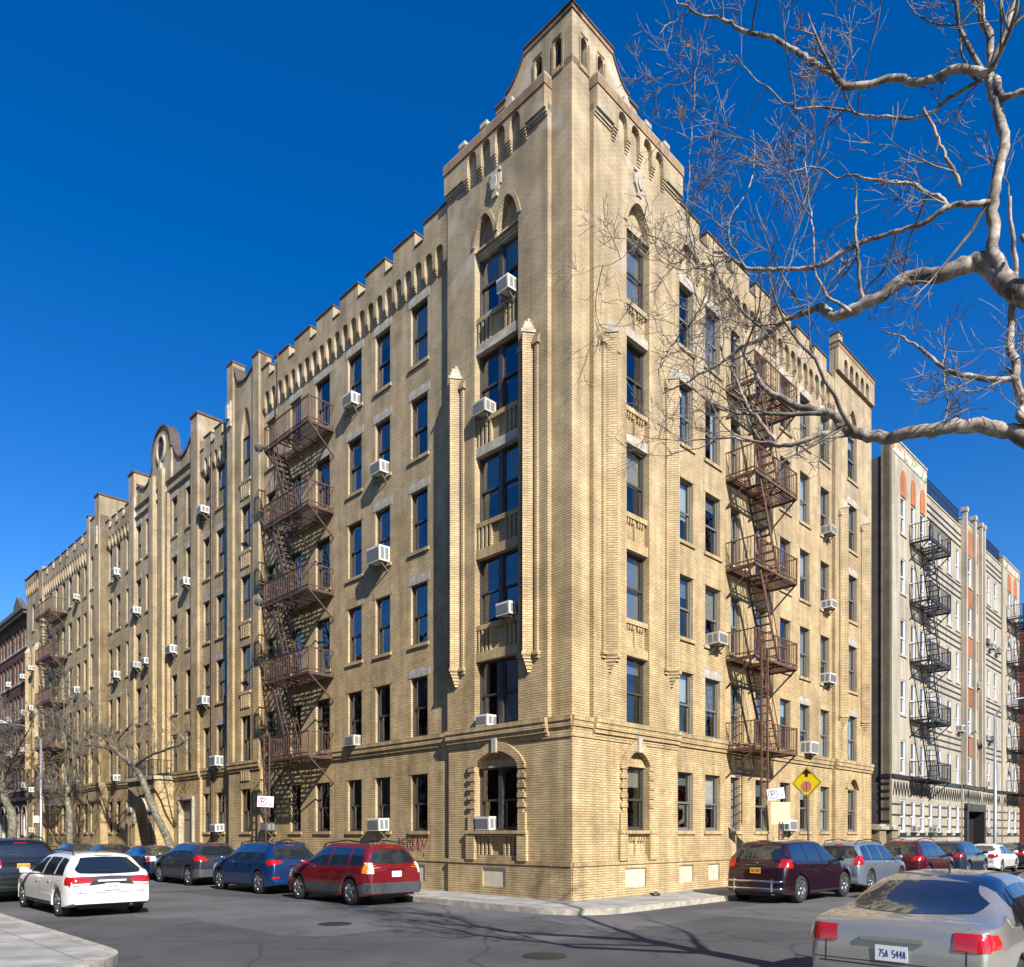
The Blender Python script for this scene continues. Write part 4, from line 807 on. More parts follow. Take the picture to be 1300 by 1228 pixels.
# ---------------- fire escapes ----------------
def fire_escape(name, f, s0, s1, levels, mats, label, depth=1.05, ladder=None, gooseneck=True, root=None, side='l'):
    base_ = (WL if f.left else WR)(s1 if f.left else s0, 0, 0); rz = R(45)+(-math.pi/2 if f.left else 0)
    E_ = empty(name, base_, rz, label, 'fire escape', 'fire escapes on the street fronts'); w = abs(s1-s0); D = depth
    st_x0, st_run = .45, 1.35
    for li, z in enumerate(levels):
        m = MB()
        for y in (-.06, -D): m.box(0, w, y-.03, y+.03, z-.06, z+.02)
        for x in (0, w-.06): m.box(x, x+.06, -D, -.06, z-.061, z+.019)
        for x in (w*.33, w*.66): m.box(x, x+.05, -D, -.06, z-.075, z-.03)
        y = -.13
        hole = li < len(levels) and li > -1
        while y > -D+.05:
            x0 = .05
            if li > 0 and y < -D*.42: x0 = st_x0+.75
            m.box(x0, w-.05, y-.02, y+.02, z-.025, z); 
            if x0 > .1: m.box(.05, .3, y-.02, y+.02, z-.025, z)
            y -= .085
        pl_ = ob('platform', m.mesh('platform', mats[1]), E_)
        r = MB(); hgt = .88
        for zz in (z+hgt, z+.12): r.bar((0, -D, zz), (w, -D, zz), .035); r.bar((0, -D, zz), (0, -.02, zz), .035); r.bar((w, -D, zz), (w, -.02, zz), .035)
        nx = int(w/.13)
        for i in range(nx+1): r.bar((w*i/nx, -D, z), (w*i/nx, -D, z+hgt), .018)
        for x in (0, w):
            for i in range(1, 8): r.bar((x, -D*i/8, z), (x, -D*i/8, z+hgt), .018)
        for x in (0, w): r.bar((x, -D, z), (x, -D, z+hgt+.04), .04)
        ob('railing', r.mesh('railing', mats[0]), E_)
        b = MB(); b.bar((0, -D+.05, z-.06), (0, 0, z-.95), .045); b.bar((0, -D, z-.05), (0, 0, z-.05), .05); bme = b.mesh('bracket', mats[0])
        for x in (0.03, w*.5, w-.03): ob('bracket', bme, E_, (x, 0, 0))
        if li > 0:
            zl = levels[li-1]; s = MB(); a = (st_x0, z+.0); c = (st_x0+st_run, zl+.02)
            for y in (-D+.06, -D+.58):
                s.bar((a[0], y, a[1]), (c[0], y, c[1]), .03, .12)
                s.bar((a[0], y, a[1]+.85), (c[0]+.0, y, c[1]+.75), .022)
                for q in (0, .33, .66, 1): s.bar((a[0]+(c[0]-a[0])*q, y, a[1]+(c[1]-a[1])*q), (a[0]+(c[0]-a[0])*q, y, a[1]+(c[1]-a[1])*q+.8), .018)
            N = 12
            for i in range(1, N): q = i/N; x = a[0]+(c[0]-a[0])*q; zz = a[1]+(c[1]-a[1])*q; s.box(x-.08, x+.08, -D+.07, -D+.57, zz-.012, zz+.008)
            ob('stair', s.mesh('stair', mats[1]), E_)
    if gooseneck:
        l = MB(); zt = levels[-1]
        for x in (w-.55, w-.15): l.tube([(x, -.35, zt), (x, -.35, 21.6), (x, -.2, 21.9), (x, .15, 21.9), (x, .3, 21.5)], .02, 5)
        for i in range(17): l.bar((w-.55, -.35, zt+.3*i+.2), (w-.15, -.35, zt+.3*i+.2), .018)
        ob('roof_ladder', l.mesh('roof_ladder', mats[0]), E_)
    if ladder:
        x, zb, zt = ladder; l = MB()
        for q in (0, .42): l.box(x+q-.03, x+q+.03, -D-.1, -D-.05, zb, zt)
        z = zb+.1
        while z < zt: l.bar((x, -D-.075, z), (x+.42, -D-.075, z), .022); z += .3
        ob('drop_ladder', l.mesh('drop_ladder', mats[1]), E_)
    return E_
LV = [4.57+3.005*k for k in range(5)]
fire_escape('fire_escape', FL, 11.45, 14.75, LV, ('iron_brown', 'iron_brown'), 'dark brown fire escape zigzagging down the left street front near the tower', ladder=(.1, 2.4, 5.6), gooseneck=False)
fire_escape('fire_escape', FRr, 7.88, 10.95, LV, ('iron_rust', 'iron_rust'), 'rusty orange fire escape on the right street front beside the yellow sign', ladder=(.32, 2.9, 7.9))
fire_escape('fire_escape', FL, 44.3, 48.0, LV, ('iron_brown', 'iron_brown'), 'brown fire escape at the far end of the yellow left front behind bare branches', ladder=(.2, 2.4, 5.6), gooseneck=False)
LV2 = [4.45, 7.4, 10.3, 13.25, 16.2]
fire_escape('fire_escape', FRr, 25.6, 28.9, LV2, ('iron_black', 'iron_black'), 'black fire escape on the near end of the pale art deco block', gooseneck=False)
fire_escape('fire_escape', FRr, 44.8, 48.2, LV2, ('iron_black', 'iron_black'), 'black fire escape on the far end of the pale art deco block', gooseneck=False)
# ---------------- window air conditioners ----------------
def make_ac(w=.62, h=.42, d=.5, mats=('ac_white', 'ac_grille'), vent='ac_grille'):
    c = MB(); c.box(0, w, -d, .1, 0, h)
    g = MB()
    for i in range(9): z = .05+i*(h-.1)/9; g.box(.04, w-.04, -d-.012, -d+.0, z, z+.022)
    v = MB()
    for x0, x1 in ((-.006, .001), (w-.001, w+.006)):
        for y in (-d+.06, -d+.24): v.box(x0, x1, y, y+.13, .06, h-.06)
    b = MB(); b.box(.06, .1, -d+.05, .0, -.04, 0); b.box(w-.1, w-.06, -d+.05, 0, -.04, 0); b.bar((.08, -d+.1, -.03), (.08, -.005, -.3), .03); b.bar((w-.08, -d+.1, -.03), (w-.08, -.005, -.3), .03)
    return [('casing', c, mats[0]), ('grille', g, mats[1]), ('vent', v, vent), ('bracket', b, 'frame_grey')]
AC_M = {}
ORD = ['ground floor', 'second floor', 'third floor', 'fourth floor', 'fifth floor', 'top floor']
def ac(f, s, k, where, kind='w', w=.62, h=.42, d=.5, n=0, sills=SILL, dz=0, grp='air conditioners in the windows'):
    hs_ = (int(s*37)+k*5) % 7; v_ = (.94, 1.05, .9, 1, 1.08, .97, .86)[hs_]; w, h, d = w*.88*v_, h*.86*v_, d*.72*(2-v_); be = kind == 'w' and hs_ in (0, 3); key = (kind, w, h, d, be)
    if key not in AC_M:
        mt = {'w': ('ac_beige' if be else 'ac_white', 'ac_grille'), 'd': ('ac_dark', 'ac_grille'), 'b': ('ac_white', 'ac_grille')}[kind]
        AC_M[key] = [(nm, mb.mesh(nm, mm)) for nm, mb, mm in make_ac(w, h, d, mt, {'b': 'ac_blue'}.get(kind, 'ac_grille'))]
    z = sills[k]+.02+dz; P = (WL if f.left else WR)(s+(w if f.left else 0), n, z)
    col_ = {'w': 'yellowed' if be else 'white', 'd': 'dark grey', 'b': 'white blue-vented'}[kind]
    e = empty('air_conditioner', P, R(45)+(-math.pi/2 if f.left else 0), f'{col_} air conditioner, {ORD[k]} window {where}', 'air conditioner', grp)
    e.rotation_euler[0] = R((hs_-2)*.9)
    for nm, me in AC_M[key]: ob(nm, me, e)
T = 'of the corner tower, left street face'
ac(FL, 1.95, 5, 'right half of the tower bay, left face', w=.6, h=.5); ac(FL, 2.95, 4, 'left half of the tower bay, left face', w=.6, h=.42); ac(FL, 1.95, 2, 'right half of the tower bay, left face'); ac(FL, 2.95, 1, 'left half of the tower bay, left face', d=.35); ac(FL, 2.95, 0, 'left half of the tower bay, left face', d=.3, n=.0)
ac(FL, 9.85, 5, 'third from the tower on the left street', d=.45); ac(FL, 8.1, 4, 'second from the tower on the left street'); ac(FL, 8.03, 3, 'second from the tower on the left street', w=.78, h=.55, d=.62); ac(FL, 9.8, 1, 'third from the tower on the left street', d=.35); ac(FL, 8.08, 0, 'second from the tower on the left street', w=.7, h=.45, d=.6)
ac(FL, 15.9, 0, 'behind the no parking sign, left street', kind='d')
ac(FL, 21.1, 1, 'just left of the narrow gabled bay', n=-.2, w=.7, h=.5, d=.6); ac(FL, 21.15, 0, 'just left of the narrow gabled bay', n=-.2, d=.5); ac(FL, 22.65, 2, 'beside the brick chimney pier, left street', n=-.2); ac(FL, 22.65, 5, 'beside the brick chimney pier, left street', n=-.2)
ac(FL, 24.4, 4, 'right of the round gable, nearest the pier', n=-.08); ac(FL, 26.2, 3, 'right beside the round gable shafts', n=-.08)
ac(FL, 29.75, 3, 'left beside the round gable shafts', n=-.08, d=.4); ac(FL, 31.2, 3, 'second left of the round gable shafts', n=-.08); ac(FL, 31.2, 4, 'second left of the round gable shafts', n=-.08)
ac(FL, 34.82, 3, 'midway between round gable and tall pier', n=-.2); ac(FL, 34.82, 5, 'midway between round gable and tall pier', n=-.2); ac(FL, 34.82, 1, 'midway between round gable and tall pier', n=-.2)
ac(FL, 41.72, 1, 'second beyond the tall pier', w=.6); ac(FL, 41.72, 3, 'second beyond the tall pier'); ac(FL, 41.72, 5, 'second beyond the tall pier')
for k in (0, 1, 3, 4): ac(FL, 52.05, k, 'in the far end bay of the left front', n=.15, w=.6)
ac(FRr, 6.75, 2, 'next to the rusty fire escape, tower side', w=.66, h=.46, d=.55)
for k in (2, 3, 4): ac(FRr, 15.55, k, 'nearest the end bay, right street')
ac(FRr, 13.6, 1, 'behind the yellow warning sign, right street', w=.7, h=.5, d=.6); ac(FRr, 11.95, 0, 'beside the sign boards, right street', kind='b', w=.66, h=.44)
for c_, k, wh in ((6, 2, 'right of centre, near bay'), (10, 2, 'far bay, middle'), (9, 2, 'far bay, left'), (9, 1, 'far bay, left'), (10, 4, 'far bay, middle'), (9, 4, 'far bay, left'), (8, 3, 'between the terracotta piers'), (9, 0, 'right of the black doorway'), (1, 0, 'under the near fire escape'), (11, 4, 'far bay, right'), (3, 0, 'right of the near fire escape')):
    ac(FRr, cols2[c_][0]+.02, k, f'of pale block, {wh}', sills=S2L, w=.6, kind='d' if (c_, k) in ((10, 2), (9, 4)) else 'w', grp='air conditioners on the pale block')
for i_, k in ((0, 1), (0, 2), (0, 3), (0, 4), (2, 2), (2, 3), (2, 4), (3, 3), (3, 1)):
    ac(FL, 55.15+i_*2.25+(i_//2)*.2, k, f'of brown house, window pair {["one","two","three","four"][i_]} from yellow block', sills=S3, w=.6, grp='air conditioners on the brown house')
# satellite dish on the fire escape
m = MB(); m.lathe([(0, 0), (.1, .012), (.15, .035), (.18, .06)], 20); m.tube([(0, 0, 0), (0, -.15, -.1), (0, -.2, -.4)], .02, 6); m.tube([(0, .2, .05), (0, .05, .3)], .012, 5)
for loc_, lb in ((WL(14.9, 1.2, 16.75), 'grey satellite dish on the topmost fire escape platform, left street'), (WL(14.9, 1.2, 10.75), 'grey satellite dish on the third floor fire escape platform, left street')):
    o = ob('satellite_dish', m.mesh('satellite_dish', 'ac_dark', True), None, loc_, 0, lb, 'satellite dish', 'satellite dishes'); o.rotation_euler = (R(60), 0, R(200))
# ---------------- lamp posts and signs ----------------
def lamp(base, rz, h, reach, label, sign=False):
    e = empty('street_lamp', base, rz, label, 'street lamp', 'street lamps')
    m = MB(); m.tube([(0, 0, 0), (0, 0, .4), (0, 0, h)], [.13, .1, .065], 12); m.lathe([(.2, 0), (.2, .1), (.12, .3)], 12); ob('pole', m.mesh('pole', 'steel_pole', True), e)
    m = MB(); m.tube([(0, 0, h-.1), (.3, 0, h+.35), (reach*.5, 0, h+.85), (reach, 0, h+1.0)], [.05, .04, .035, .03], 8); ob('arm', m.mesh('arm', 'steel_pole', True), e)
    m = MB(); m.tube([(reach-.15, 0, h+1.0), (reach+.1, 0, h+1.02), (reach+.45, 0, h+1.0), (reach+.62, 0, h+.98)], [.05, .12, .14, .05], 10); ob('lamp_head', m.mesh('lamp_head', 'galvanised', True), e)
    if sign: m = MB(); m.box(-.02, .5, -.08, -.06, 2.5, 2.95); ob('sign_plate', m.mesh('sign_plate', 'sign_white'), e)
lamp(WL(44.3, 1.6, 0), R(185), 8.0, 2.2, 'grey street lamp on the left pavement, its arm reaching left', True)
lamp(WR(35.3, 1.6, 0), R(-10), 8.6, 2.2, 'blue-grey street lamp on the right pavement before the pale block')
def sign_post(base, rz, label, posts, plates, cat='sign'):
    e = empty('street_sign', base, rz, label, cat)
    for (x, y, z0, z1, r, mt) in posts: m = MB(); m.tube([(x, 0, z0), (x+y, 0, z1)], r, 8); ob('post', m.mesh('post', mt, True), e)
    for nm, fn, mt in plates:
        m = MB(); fn(m); ob(nm, m.mesh(nm, mt), e)
def disc(m, cx, cz, r, y, th=.002, n=28, r0=0):
    if r0:
        for i in range(n): a, b = 2*math.pi*i/n, 2*math.pi*(i+1)/n; m.hexa([(cx+r0*math.cos(a), y-th, cz+r0*math.sin(a)), (cx+r*math.cos(a), y-th, cz+r*math.sin(a)), (cx+r*math.cos(a), y, cz+r*math.sin(a)), (cx+r0*math.cos(a), y, cz+r0*math.sin(a)), (cx+r0*math.cos(b), y-th, cz+r0*math.sin(b)), (cx+r*math.cos(b), y-th, cz+r*math.sin(b)), (cx+r*math.cos(b), y, cz+r*math.sin(b)), (cx+r0*math.cos(b), y, cz+r0*math.sin(b))])
    else: m.prism([(cx+r*math.cos(2*math.pi*i/n), cz+r*math.sin(2*math.pi*i/n)) for i in range(n)], lambda s, nn, z: (s, nn, z), y-th, y)
def poly_pl(m, pts, y0, y1): m.prism(pts, lambda s, nn, z: (s, nn, z), y0, y1)
def letter(m, segs, x, z, sc, y, wd=.018):
    for st in segs:
        for (a, b), (c, d_) in zip(st, st[1:]): m.bar((x+a*sc, y, z+b*sc), (x+c*sc, y, z+d_*sc), wd, .002, up=(0, 1, 0))
PL = [[(0, 0), (0, 1), (.45, 1), (.6, .85), (.6, .6), (.45, .48), (0, .48)]]
# yellow diamond, seen slightly from its left
cz = 3.5; q = .54
def dia(k): return [(0, cz-k), (k*.97, cz), (0, cz+k), (-k*.97, cz)]
def arrow(m): poly_pl(m, [(-.055, cz+.2), (.055, cz+.2), (.055, cz+.31), (.18, cz+.29), (0, cz+.47), (-.18, cz+.29), (-.055, cz+.31)], -.027, -.0245)
def octo(k, y0, y1): return lambda m: poly_pl(m, [(k*math.cos(R(22.5+45*i)), cz-.13+k*math.sin(R(22.5+45*i))) for i in range(8)], y0, y1)
sign_post(WR(10.3, 1.7, 0), R(-48), 'yellow diamond warning sign with black arrow above a faded red octagon', [(.12, -.12, 0, 3.1, .035, 'post_brown')],
    [('backplate', lambda m: poly_pl(m, dia(q), -.02, -.0), 'sign_black'), ('face', lambda m: poly_pl(m, dia(q-.02), -.0225, -.02), 'sign_yellow'),
     ('arrow', arrow, 'sign_black'), ('border', lambda m: [m.bar((a[0], -.0235, a[1]), (b[0], -.0235, b[1]), .012, .002, up=(0, 1, 0)) for a, b in zip(dia(q-.055), dia(q-.055)[1:]+dia(q-.055)[:1])], 'sign_black'),
     ('octagon_rim', octo(.215, -.0246, -.0226), 'sign_pale'), ('octagon', octo(.19, -.0265, -.0247), 'sign_coral'), ('octagon_mark', lambda m: m.box(-.008, .012, -.0285, -.0266, cz-.28, cz+.02), 'sign_purple')])
def board(m): m.box(-.31, .31, -.02, 0, 2.08, 2.78)
sign_post(WR(8.35, 1.7, 0), R(0), 'cream sign board on paired brown posts behind the maroon car', [(-.04, 0, 0, 2.15, .03, 'post_brown'), (.06, 0, 0, 2.15, .03, 'post_brown'), (.1, 0, 1.6, 3.1, .02, 'post_brown')],
    [('board', board, 'sign_cream'), ('bolt', lambda m: [disc(m, 0, z, .012, -.02) for z in (2.14, 2.72)], 'sign_black')])
def nopark(base, rz, label, z, tilt=0, post=True, sc=1, circ='sign_purple'):
    e = empty('parking_sign', base, rz, label, 'sign')
    if post: m = MB(); m.tube([(.0, .03, 0), (0, .03, z+.3)], .028, 8); ob('post', m.mesh('post', 'post_brown', True), e)
    pl = ob('sign_plate', None, e) if False else None
    m = MB(); m.box(-.3*sc, .3*sc, -.012, 0, -.2*sc, .2*sc); pl = ob('sign_plate', m.mesh('sign_plate', 'sign_white'), e, (0, 0, z)); pl.rotation_euler = (0, R(tilt), 0)
    m = MB(); disc(m, -.1*sc, 0, .17*sc, -.0125, n=30, r0=.145*sc); m.bar((-.2*sc, -.0135, .1*sc), (-.0*sc, -.0135, -.1*sc), .015*sc, .002, up=(0, 1, 0)); ob('circle', m.mesh('circle', circ), pl)
    m = MB(); letter(m, PL, -.16*sc, -.1*sc, .2*sc, -.0145, .03*sc)
    for x in range(4): m.box(.12*sc+x*.035*sc, .145*sc+x*.035*sc, -.0145, -.0125, -.12*sc, -.085*sc)
    ob('lettering', m.mesh('lettering', 'sign_purple'), pl)
nopark(WR(7.72, 1.85, 0), R(-5), 'small white parking sign tilted above the cream board', 3.02, -8, post=False, sc=.88)
nopark(WL(13.4, 1.7, 0), R(2), 'small white parking sign on a post before the left fire escape', 2.95, 3, circ='sign_red')
mc = MB(); mc.lathe([(0, .012), (.30, .012), (.31, .008), (.34, .01), (.36, 0)], 32)
for a_ in range(8):
    for r_0 in (.08, .16, .24): mc.box(r_0*math.cos(a_*math.pi/4)-.02, r_0*math.cos(a_*math.pi/4)+.02, r_0*math.sin(a_*math.pi/4)-.02, r_0*math.sin(a_*math.pi/4)+.02, .012, .018)
mce = mc.mesh('manhole_cover', 'iron_black')
ob('manhole_cover', mce, None, WL(1.0, 6.5, -.15), 0, 'iron manhole cover in the road nearest the tower corner', 'manhole cover', 'manhole covers'); ob('manhole_cover', mce, None, WR(-6.5, 5.0, -.15), 0, 'iron manhole cover in the middle of the junction', 'manhole cover', 'manhole covers')
m = MB(); m.tube([(0, 0, 0), (.1, .05, .03), (.2, .02, .01)], [.06, .09, .03], 6); m.tube([(0, 0, .02), (-.1, .06, .05)], [.05, .02], 6)
ob('rubbish', m.mesh('rubbish', 'litter'), None, WR(2.9, .55, .02), 0, 'crumpled black litter on the pavement by the tower base', 'litter')
# ---------------- unseen houses added across both streets to cut sky light and fill reflections ----------------
def added_block(name, x0, x1, y0, y1, h, face, mat, label):
    e = empty('apartment_building', C0, R(45), label, 'building'); m = MB(); g = MB(); fr_ = MB()  # added block out of view, placed for its shade and reflections
    def side(a, b, c, d, front):
        L_ = math.hypot(c-a, d-b); ux, uy = (c-a)/L_, (d-b)/L_; nx, ny = uy, -ux; hs = []
        P = lambda s, n, z: (a+ux*s+nx*n, b+uy*s+ny*n, z)
        class Q: pass
        f = Q(); f.left = False; f.p = P
        f.quad = lambda mb, PP, mm=0, sw=False: mb.poly([P(*q) for q in PP], mm, swap=sw)
        if front:
            i = 1.2
            while i < L_-2:
                for k in range(int((h-1)//3)):
                    hs.append(H(i, i+1.0, 1.2+3*k, 3.0+3*k, d=.15)); g.poly([P(i, -.12, 1.2+3*k), P(i+1, -.12, 1.2+3*k), P(i+1, -.12, 3+3*k), P(i, -.12, 3+3*k)])
                    p0, p1 = P(i, -.14, 2.05+3*k), P(i+1, -.06, 2.12+3*k); fr_.hexa([P(i, -.13, 2.05+3*k), P(i+1, -.13, 2.05+3*k), P(i+1, -.07, 2.05+3*k), P(i, -.07, 2.05+3*k), P(i, -.13, 2.12+3*k), P(i+1, -.13, 2.12+3*k), P(i+1, -.07, 2.12+3*k), P(i, -.07, 2.12+3*k)])
                i += 2.4
        wall(m, f, 0, L_, -.2, h, 0, hs)
    side(x1, y1, x0, y1, face == 'y'); side(x1, y0, x1, y1, face == 'x'); side(x0, y0, x1, y0, False); side(x0, y1, x0, y0, False); m.poly([(x0, y0, h-.1), (x1, y0, h-.1), (x1, y1, h-.1), (x0, y1, h-.1)])
    ob('wall', m.mesh('wall', mat), e); ob('window_panes', g.mesh('window_panes', 'car_glass'), e, kind='stuff'); ob('sash_bars', fr_.mesh('sash_bars', 'frame_white'), e, kind='stuff')
added_block('a', 4, 70, -30, -17, 9.2, 'y', 'brick_red', 'added unseen low red brick row across the right street for shade and reflections')
added_block('b', -80, -26, -30, -17, 12, 'y', 'brick_brown', 'added unseen dark brick house behind the camera for shade and reflections')
added_block('c', -30, -14.5, 3, 75, 14, 'x', 'brick_brown', 'added unseen long brown brick house across the left street for shade and reflections')
# ---------------- cars ----------------
def lerp(tab, x):
    if x <= tab[0][0]: return tab[0][1]
    for (a, b), (c, d) in zip(tab, tab[1:]):
        if x <= c: return b+(d-b)*(x-a)/(c-a) if c > a else d
    return tab[-1][1]
def smooth_tab(tab, n=3):
    out = tab
    for _ in range(n):
        q = [out[0]]
        for (a, b), (c, d) in zip(out, out[1:]): q += [(a*.75+c*.25, b*.75+d*.25), (a*.25+c*.75, b*.25+d*.75)]
        q.append(out[-1]); out = q
    return out
TY = None
def wheel_meshes(rad, wid=.22, spokes=5):
    t = MB(); r = rad; w = wid/2; t.lathe([(r*.64, -w*.9), (r*.7, -w), (r*.93, -w), (r, -w*.7), (r, w*.7), (r*.93, w), (r*.7, w), (r*.64, w*.9), (r*.64, -w*.9)], 28, axis='y')
    m = MB(); m.lathe([(r*.64, w*.9), (r*.66, w*.98), (r*.6, w*.8), (r*.56, w*.2), (r*.0, w*.1)], 28, axis='y')
    for i in range(spokes):
        a = 2*math.pi*i/spokes; ca, sa = math.cos(a), math.sin(a)
        for q in (-.1, .1):
            c2, s2 = math.cos(a+q*1.6), math.sin(a+q*1.6)
            m.bar((ca*.05, w*.72, sa*.05), (c2*r*.62, w*.85, s2*r*.62), .045*r/.34, .04, up=(0, 1, 0))
    m.lathe([(.07, w*.6), (.07, w*.9), (.03, w*.95), (0, w*.95)], 14, axis='y')
    d = MB(); d.lathe([(r*.58, w*.12), (0, w*.14)], 24, axis='y')
    return t, m, d
WM = {}
def car(name, label, col, loc, rz, L, Wd, Hh, prof, belt, wheels, wr, sidewins, rear, lamps, front=None, clad=None, rails=None, low=.24, tumble=.40, plate=None, extras=(), smoothn=2, spoil=False, gl='car_glass', group='cars parked along the kerbs', clrear=True, spokes=5, rimm='rim', windsh=None, boxy=.5, sideq=None):
    e = empty('parked_car', loc, rz, label, 'car', group)
    pr = smooth_tab(prof, smoothn); hx = L/2
    xs = sorted(set([round(-hx+L*i/52, 3) for i in range(53)]+[round(p[0], 3) for p in pr]+[round(wx+(wr+.07)*math.cos(math.pi*i/12), 3) for wx in wheels for i in range(13)]+[round(-hx+d, 3) for d in (.01, .04, .08, .13, .2)]+[round(hx-d, 3) for d in (.01, .05, .1, .18, .3)]))
    xs = [x for x in xs if -hx <= x <= hx]; ys = [xs[0]]
    for x in xs[1:]:
        if x-ys[-1] > .008: ys.append(x)
    xs = ys
    def wh(x):
        k = 1.0
        for sg, r0, cut in ((-1, .55, .13), (1, .9, .24)):
            t = (sg*x-(hx-r0))/r0
            if t > 0: k -= cut*t**2.6
        return Wd/2*k
    def zb(x):
        z = low+.0
        z += .08*max(0, (abs(x)-(hx-.35))/.35)
        for wx in wheels:
            r = wr+.065
            if abs(x-wx) < r: z = max(z, wr-.02+math.sqrt(max(0, r*r-(x-wx)**2)))
        return z
    def section(x):
        w = wh(x); zt = lerp(pr, x); b = zb(x); bl = lerp(belt, x) if isinstance(belt, list) else belt
        b = min(b, zt-.12); s = min(bl, zt-.05); f = max(0, min(1, (zt-bl-.03)/.16)); pts = [(0, b), (w*.6, b), (w-.05, b), (w-.012, b+.02)]
        mid = max(b+.06, .55*s+.12); pts += [(w, mid*.9+.02 if mid*.9+.02 > b+.04 else b+.04), (w, max(mid, b+.08)), (w-.008, s-.10 if s-.1 > b+.1 else max(mid, b+.08)+.01), (w-.035, s-.02)]
        gh = zt-s; wt = w-.055-tumble*max(0, gh)
        up = [(w-.055, s+.015), (w-.055-tumble*gh*.5, s+gh*.5), (wt, zt-.10), (wt-.05, zt-.045), (wt-.14, zt-.012), (wt*.5, zt+.012), (0, zt+.018)]
        fl = [(w-.045, zt-.035), (w-.06, zt-.022), (w-.08, zt-.012), (w-.12, zt-.004), (w-.2, zt+.004), (w*.45, zt+.018), (0, zt+.022)]
        pts += [(a*f+c*(1-f), b_*f+d*(1-f)) for (a, b_), (c, d) in zip(up, fl)]
        return pts
    m = MB(); rings = []
    for x in xs:
        hp = section(x); ring = [(x, y, z) for y, z in hp]+[(x, -y, z) for y, z in hp[-2:0:-1]]; i0 = len(m.v); m.v += [Vector(p) for p in ring]; rings.append((i0, len(ring)))
    for (a, n), (b, _) in zip(rings, rings[1:]):
        for k in range(n): k2 = (k+1) % n; m.f.append((a+k, a+k2, b+k2, b+k)); m.mi.append(0); m.uv.append([(0, 0)]*4)
    n = rings[0][1]; hn = n//2
    for (a, _), rev in ((rings[0], 0), (rings[-1], 1)):      # end caps as strips
        for k in range(hn):
            q = [a+k, a+k+1, a+(n-k-1) % n, a+(n-k) % n]; q = list(dict.fromkeys(q))
            if len(q) > 2: m.f.append(tuple(q if rev else q[::-1])); m.mi.append(0); m.uv.append([(0, 0)]*len(q))
    me = m.mesh('body', col, True, recalc=True); body = ob('body', me, e)
    bev = body.modifiers.new('bevel', 'EDGE_SPLIT'); bev.split_angle = R(48)
    bvh = BVHTree.FromPolygons([tuple(v.co) for v in me.vertices], [tuple(p.vertices) for p in me.polygons])
    def cast(o, d, off):
        h = bvh.ray_cast(Vector(o), Vector(d))
        if h[0] is None: return None
        nn = h[1]
        if nn.dot(Vector(d)) > 0: nn = -nn
        return h[0]+nn*off
    def patch(nm, mat, view, lo, hi, nu=14, nv=8, off=.006, side=1, parent=None, label=None, sm=True):
        """lo/hi: lists of (a,b) along the lower / upper outline; view 'side': (x,z); 'rear'/'front': (y,z); 'top': (x,y)"""
        lo = [(float(a), float(b)) for a, b in lo]; hi = [(float(a), float(b)) for a, b in hi]
        def along(c, t):
            L_ = [0]
            for p, q in zip(c, c[1:]): L_.append(L_[-1]+math.hypot(p[0]-q[0], p[1]-q[1]))
            T = t*L_[-1]
            for i in range(len(c)-1):
                if T <= L_[i+1]+1e-9: k = (T-L_[i])/max(1e-9, L_[i+1]-L_[i]); return (c[i][0]+(c[i+1][0]-c[i][0])*k, c[i][1]+(c[i+1][1]-c[i][1])*k)
            return c[-1]
        V = []
        for i in range(nu+1):
            a, b = along(lo, i/nu), along(hi, i/nu); row = []
            for j in range(nv+1):
                u, v = a[0]+(b[0]-a[0])*j/nv, a[1]+(b[1]-a[1])*j/nv
                if view == 'side': p = cast((u, 4*side, v), (0, -side, 0), off)
                elif view == 'rear': p = cast((-6, u, v), (1, 0, 0), off)
                elif view == 'front': p = cast((6, u, v), (-1, 0, 0), off)
                else: p = cast((u, v, 5), (0, 0, -1), off)
                row.append(p)
            V.append(row)
        pm = MB()
        for i in range(nu):
            for j in range(nv):
                q = [V[i][j], V[i+1][j], V[i+1][j+1], V[i][j+1]]
                if all(p is not None for p in q) and max((q[k]-q[k-1]).length for k in range(4)) < .45: pm.poly(q, 0, uv=[(0, 0)]*4)
        if not pm.f: return None
        return ob(nm, pm.mesh(nm, mat, sm, recalc=True), parent or e, label=label)
    def ztop(x): return lerp(pr, x)
    def bz(x): return lerp(belt, x) if isinstance(belt, list) else belt
    # side windows: (x_back_bottom, x_front_bottom, x_back_top, x_front_top)
    for w_ in sidewins:
        xb, xf, tb, tf = w_; N = 8
        lo = [(xb+(xf-xb)*i/N, bz(xb+(xf-xb)*i/N)+.03) for i in range(N+1)]; hi = [(tb+(tf-tb)*i/N, max(bz(tb+(tf-tb)*i/N)+.05, ztop(tb+(tf-tb)*i/N)-.115)) for i in range(N+1)]
        for sd in (1, -1): patch('side_window', gl, 'side', lo, hi, 12, 8, .005, sd)
    for sd in (1, -1):   # window trim line
        a, b = min(w_[0] for w_ in sidewins)-.05, max(w_[1] for w_ in sidewins)+.05
        patch('belt_strip', 'plastic_black', 'side', [(a+(b-a)*i/8, bz(a+(b-a)*i/8)+.005) for i in range(9)], [(a+(b-a)*i/8, bz(a+(b-a)*i/8)+.03) for i in range(9)], 16, 1, .007, sd)
        for xd in (sidewins[0][1]+.05 if len(sidewins) < 3 else sidewins[1][0]-.04, (sidewins[-1][0]+sidewins[-2][1])/2, sidewins[-1][1]+.1):   # door seams
            z1 = bz(xd)-.0
            patch('door_seam', 'plastic_black', 'side', [(xd-.006, low+.12), (xd-.006, z1)], [(xd+.006, low+.12), (xd+.006, z1)], 8, 1, .003, sd)
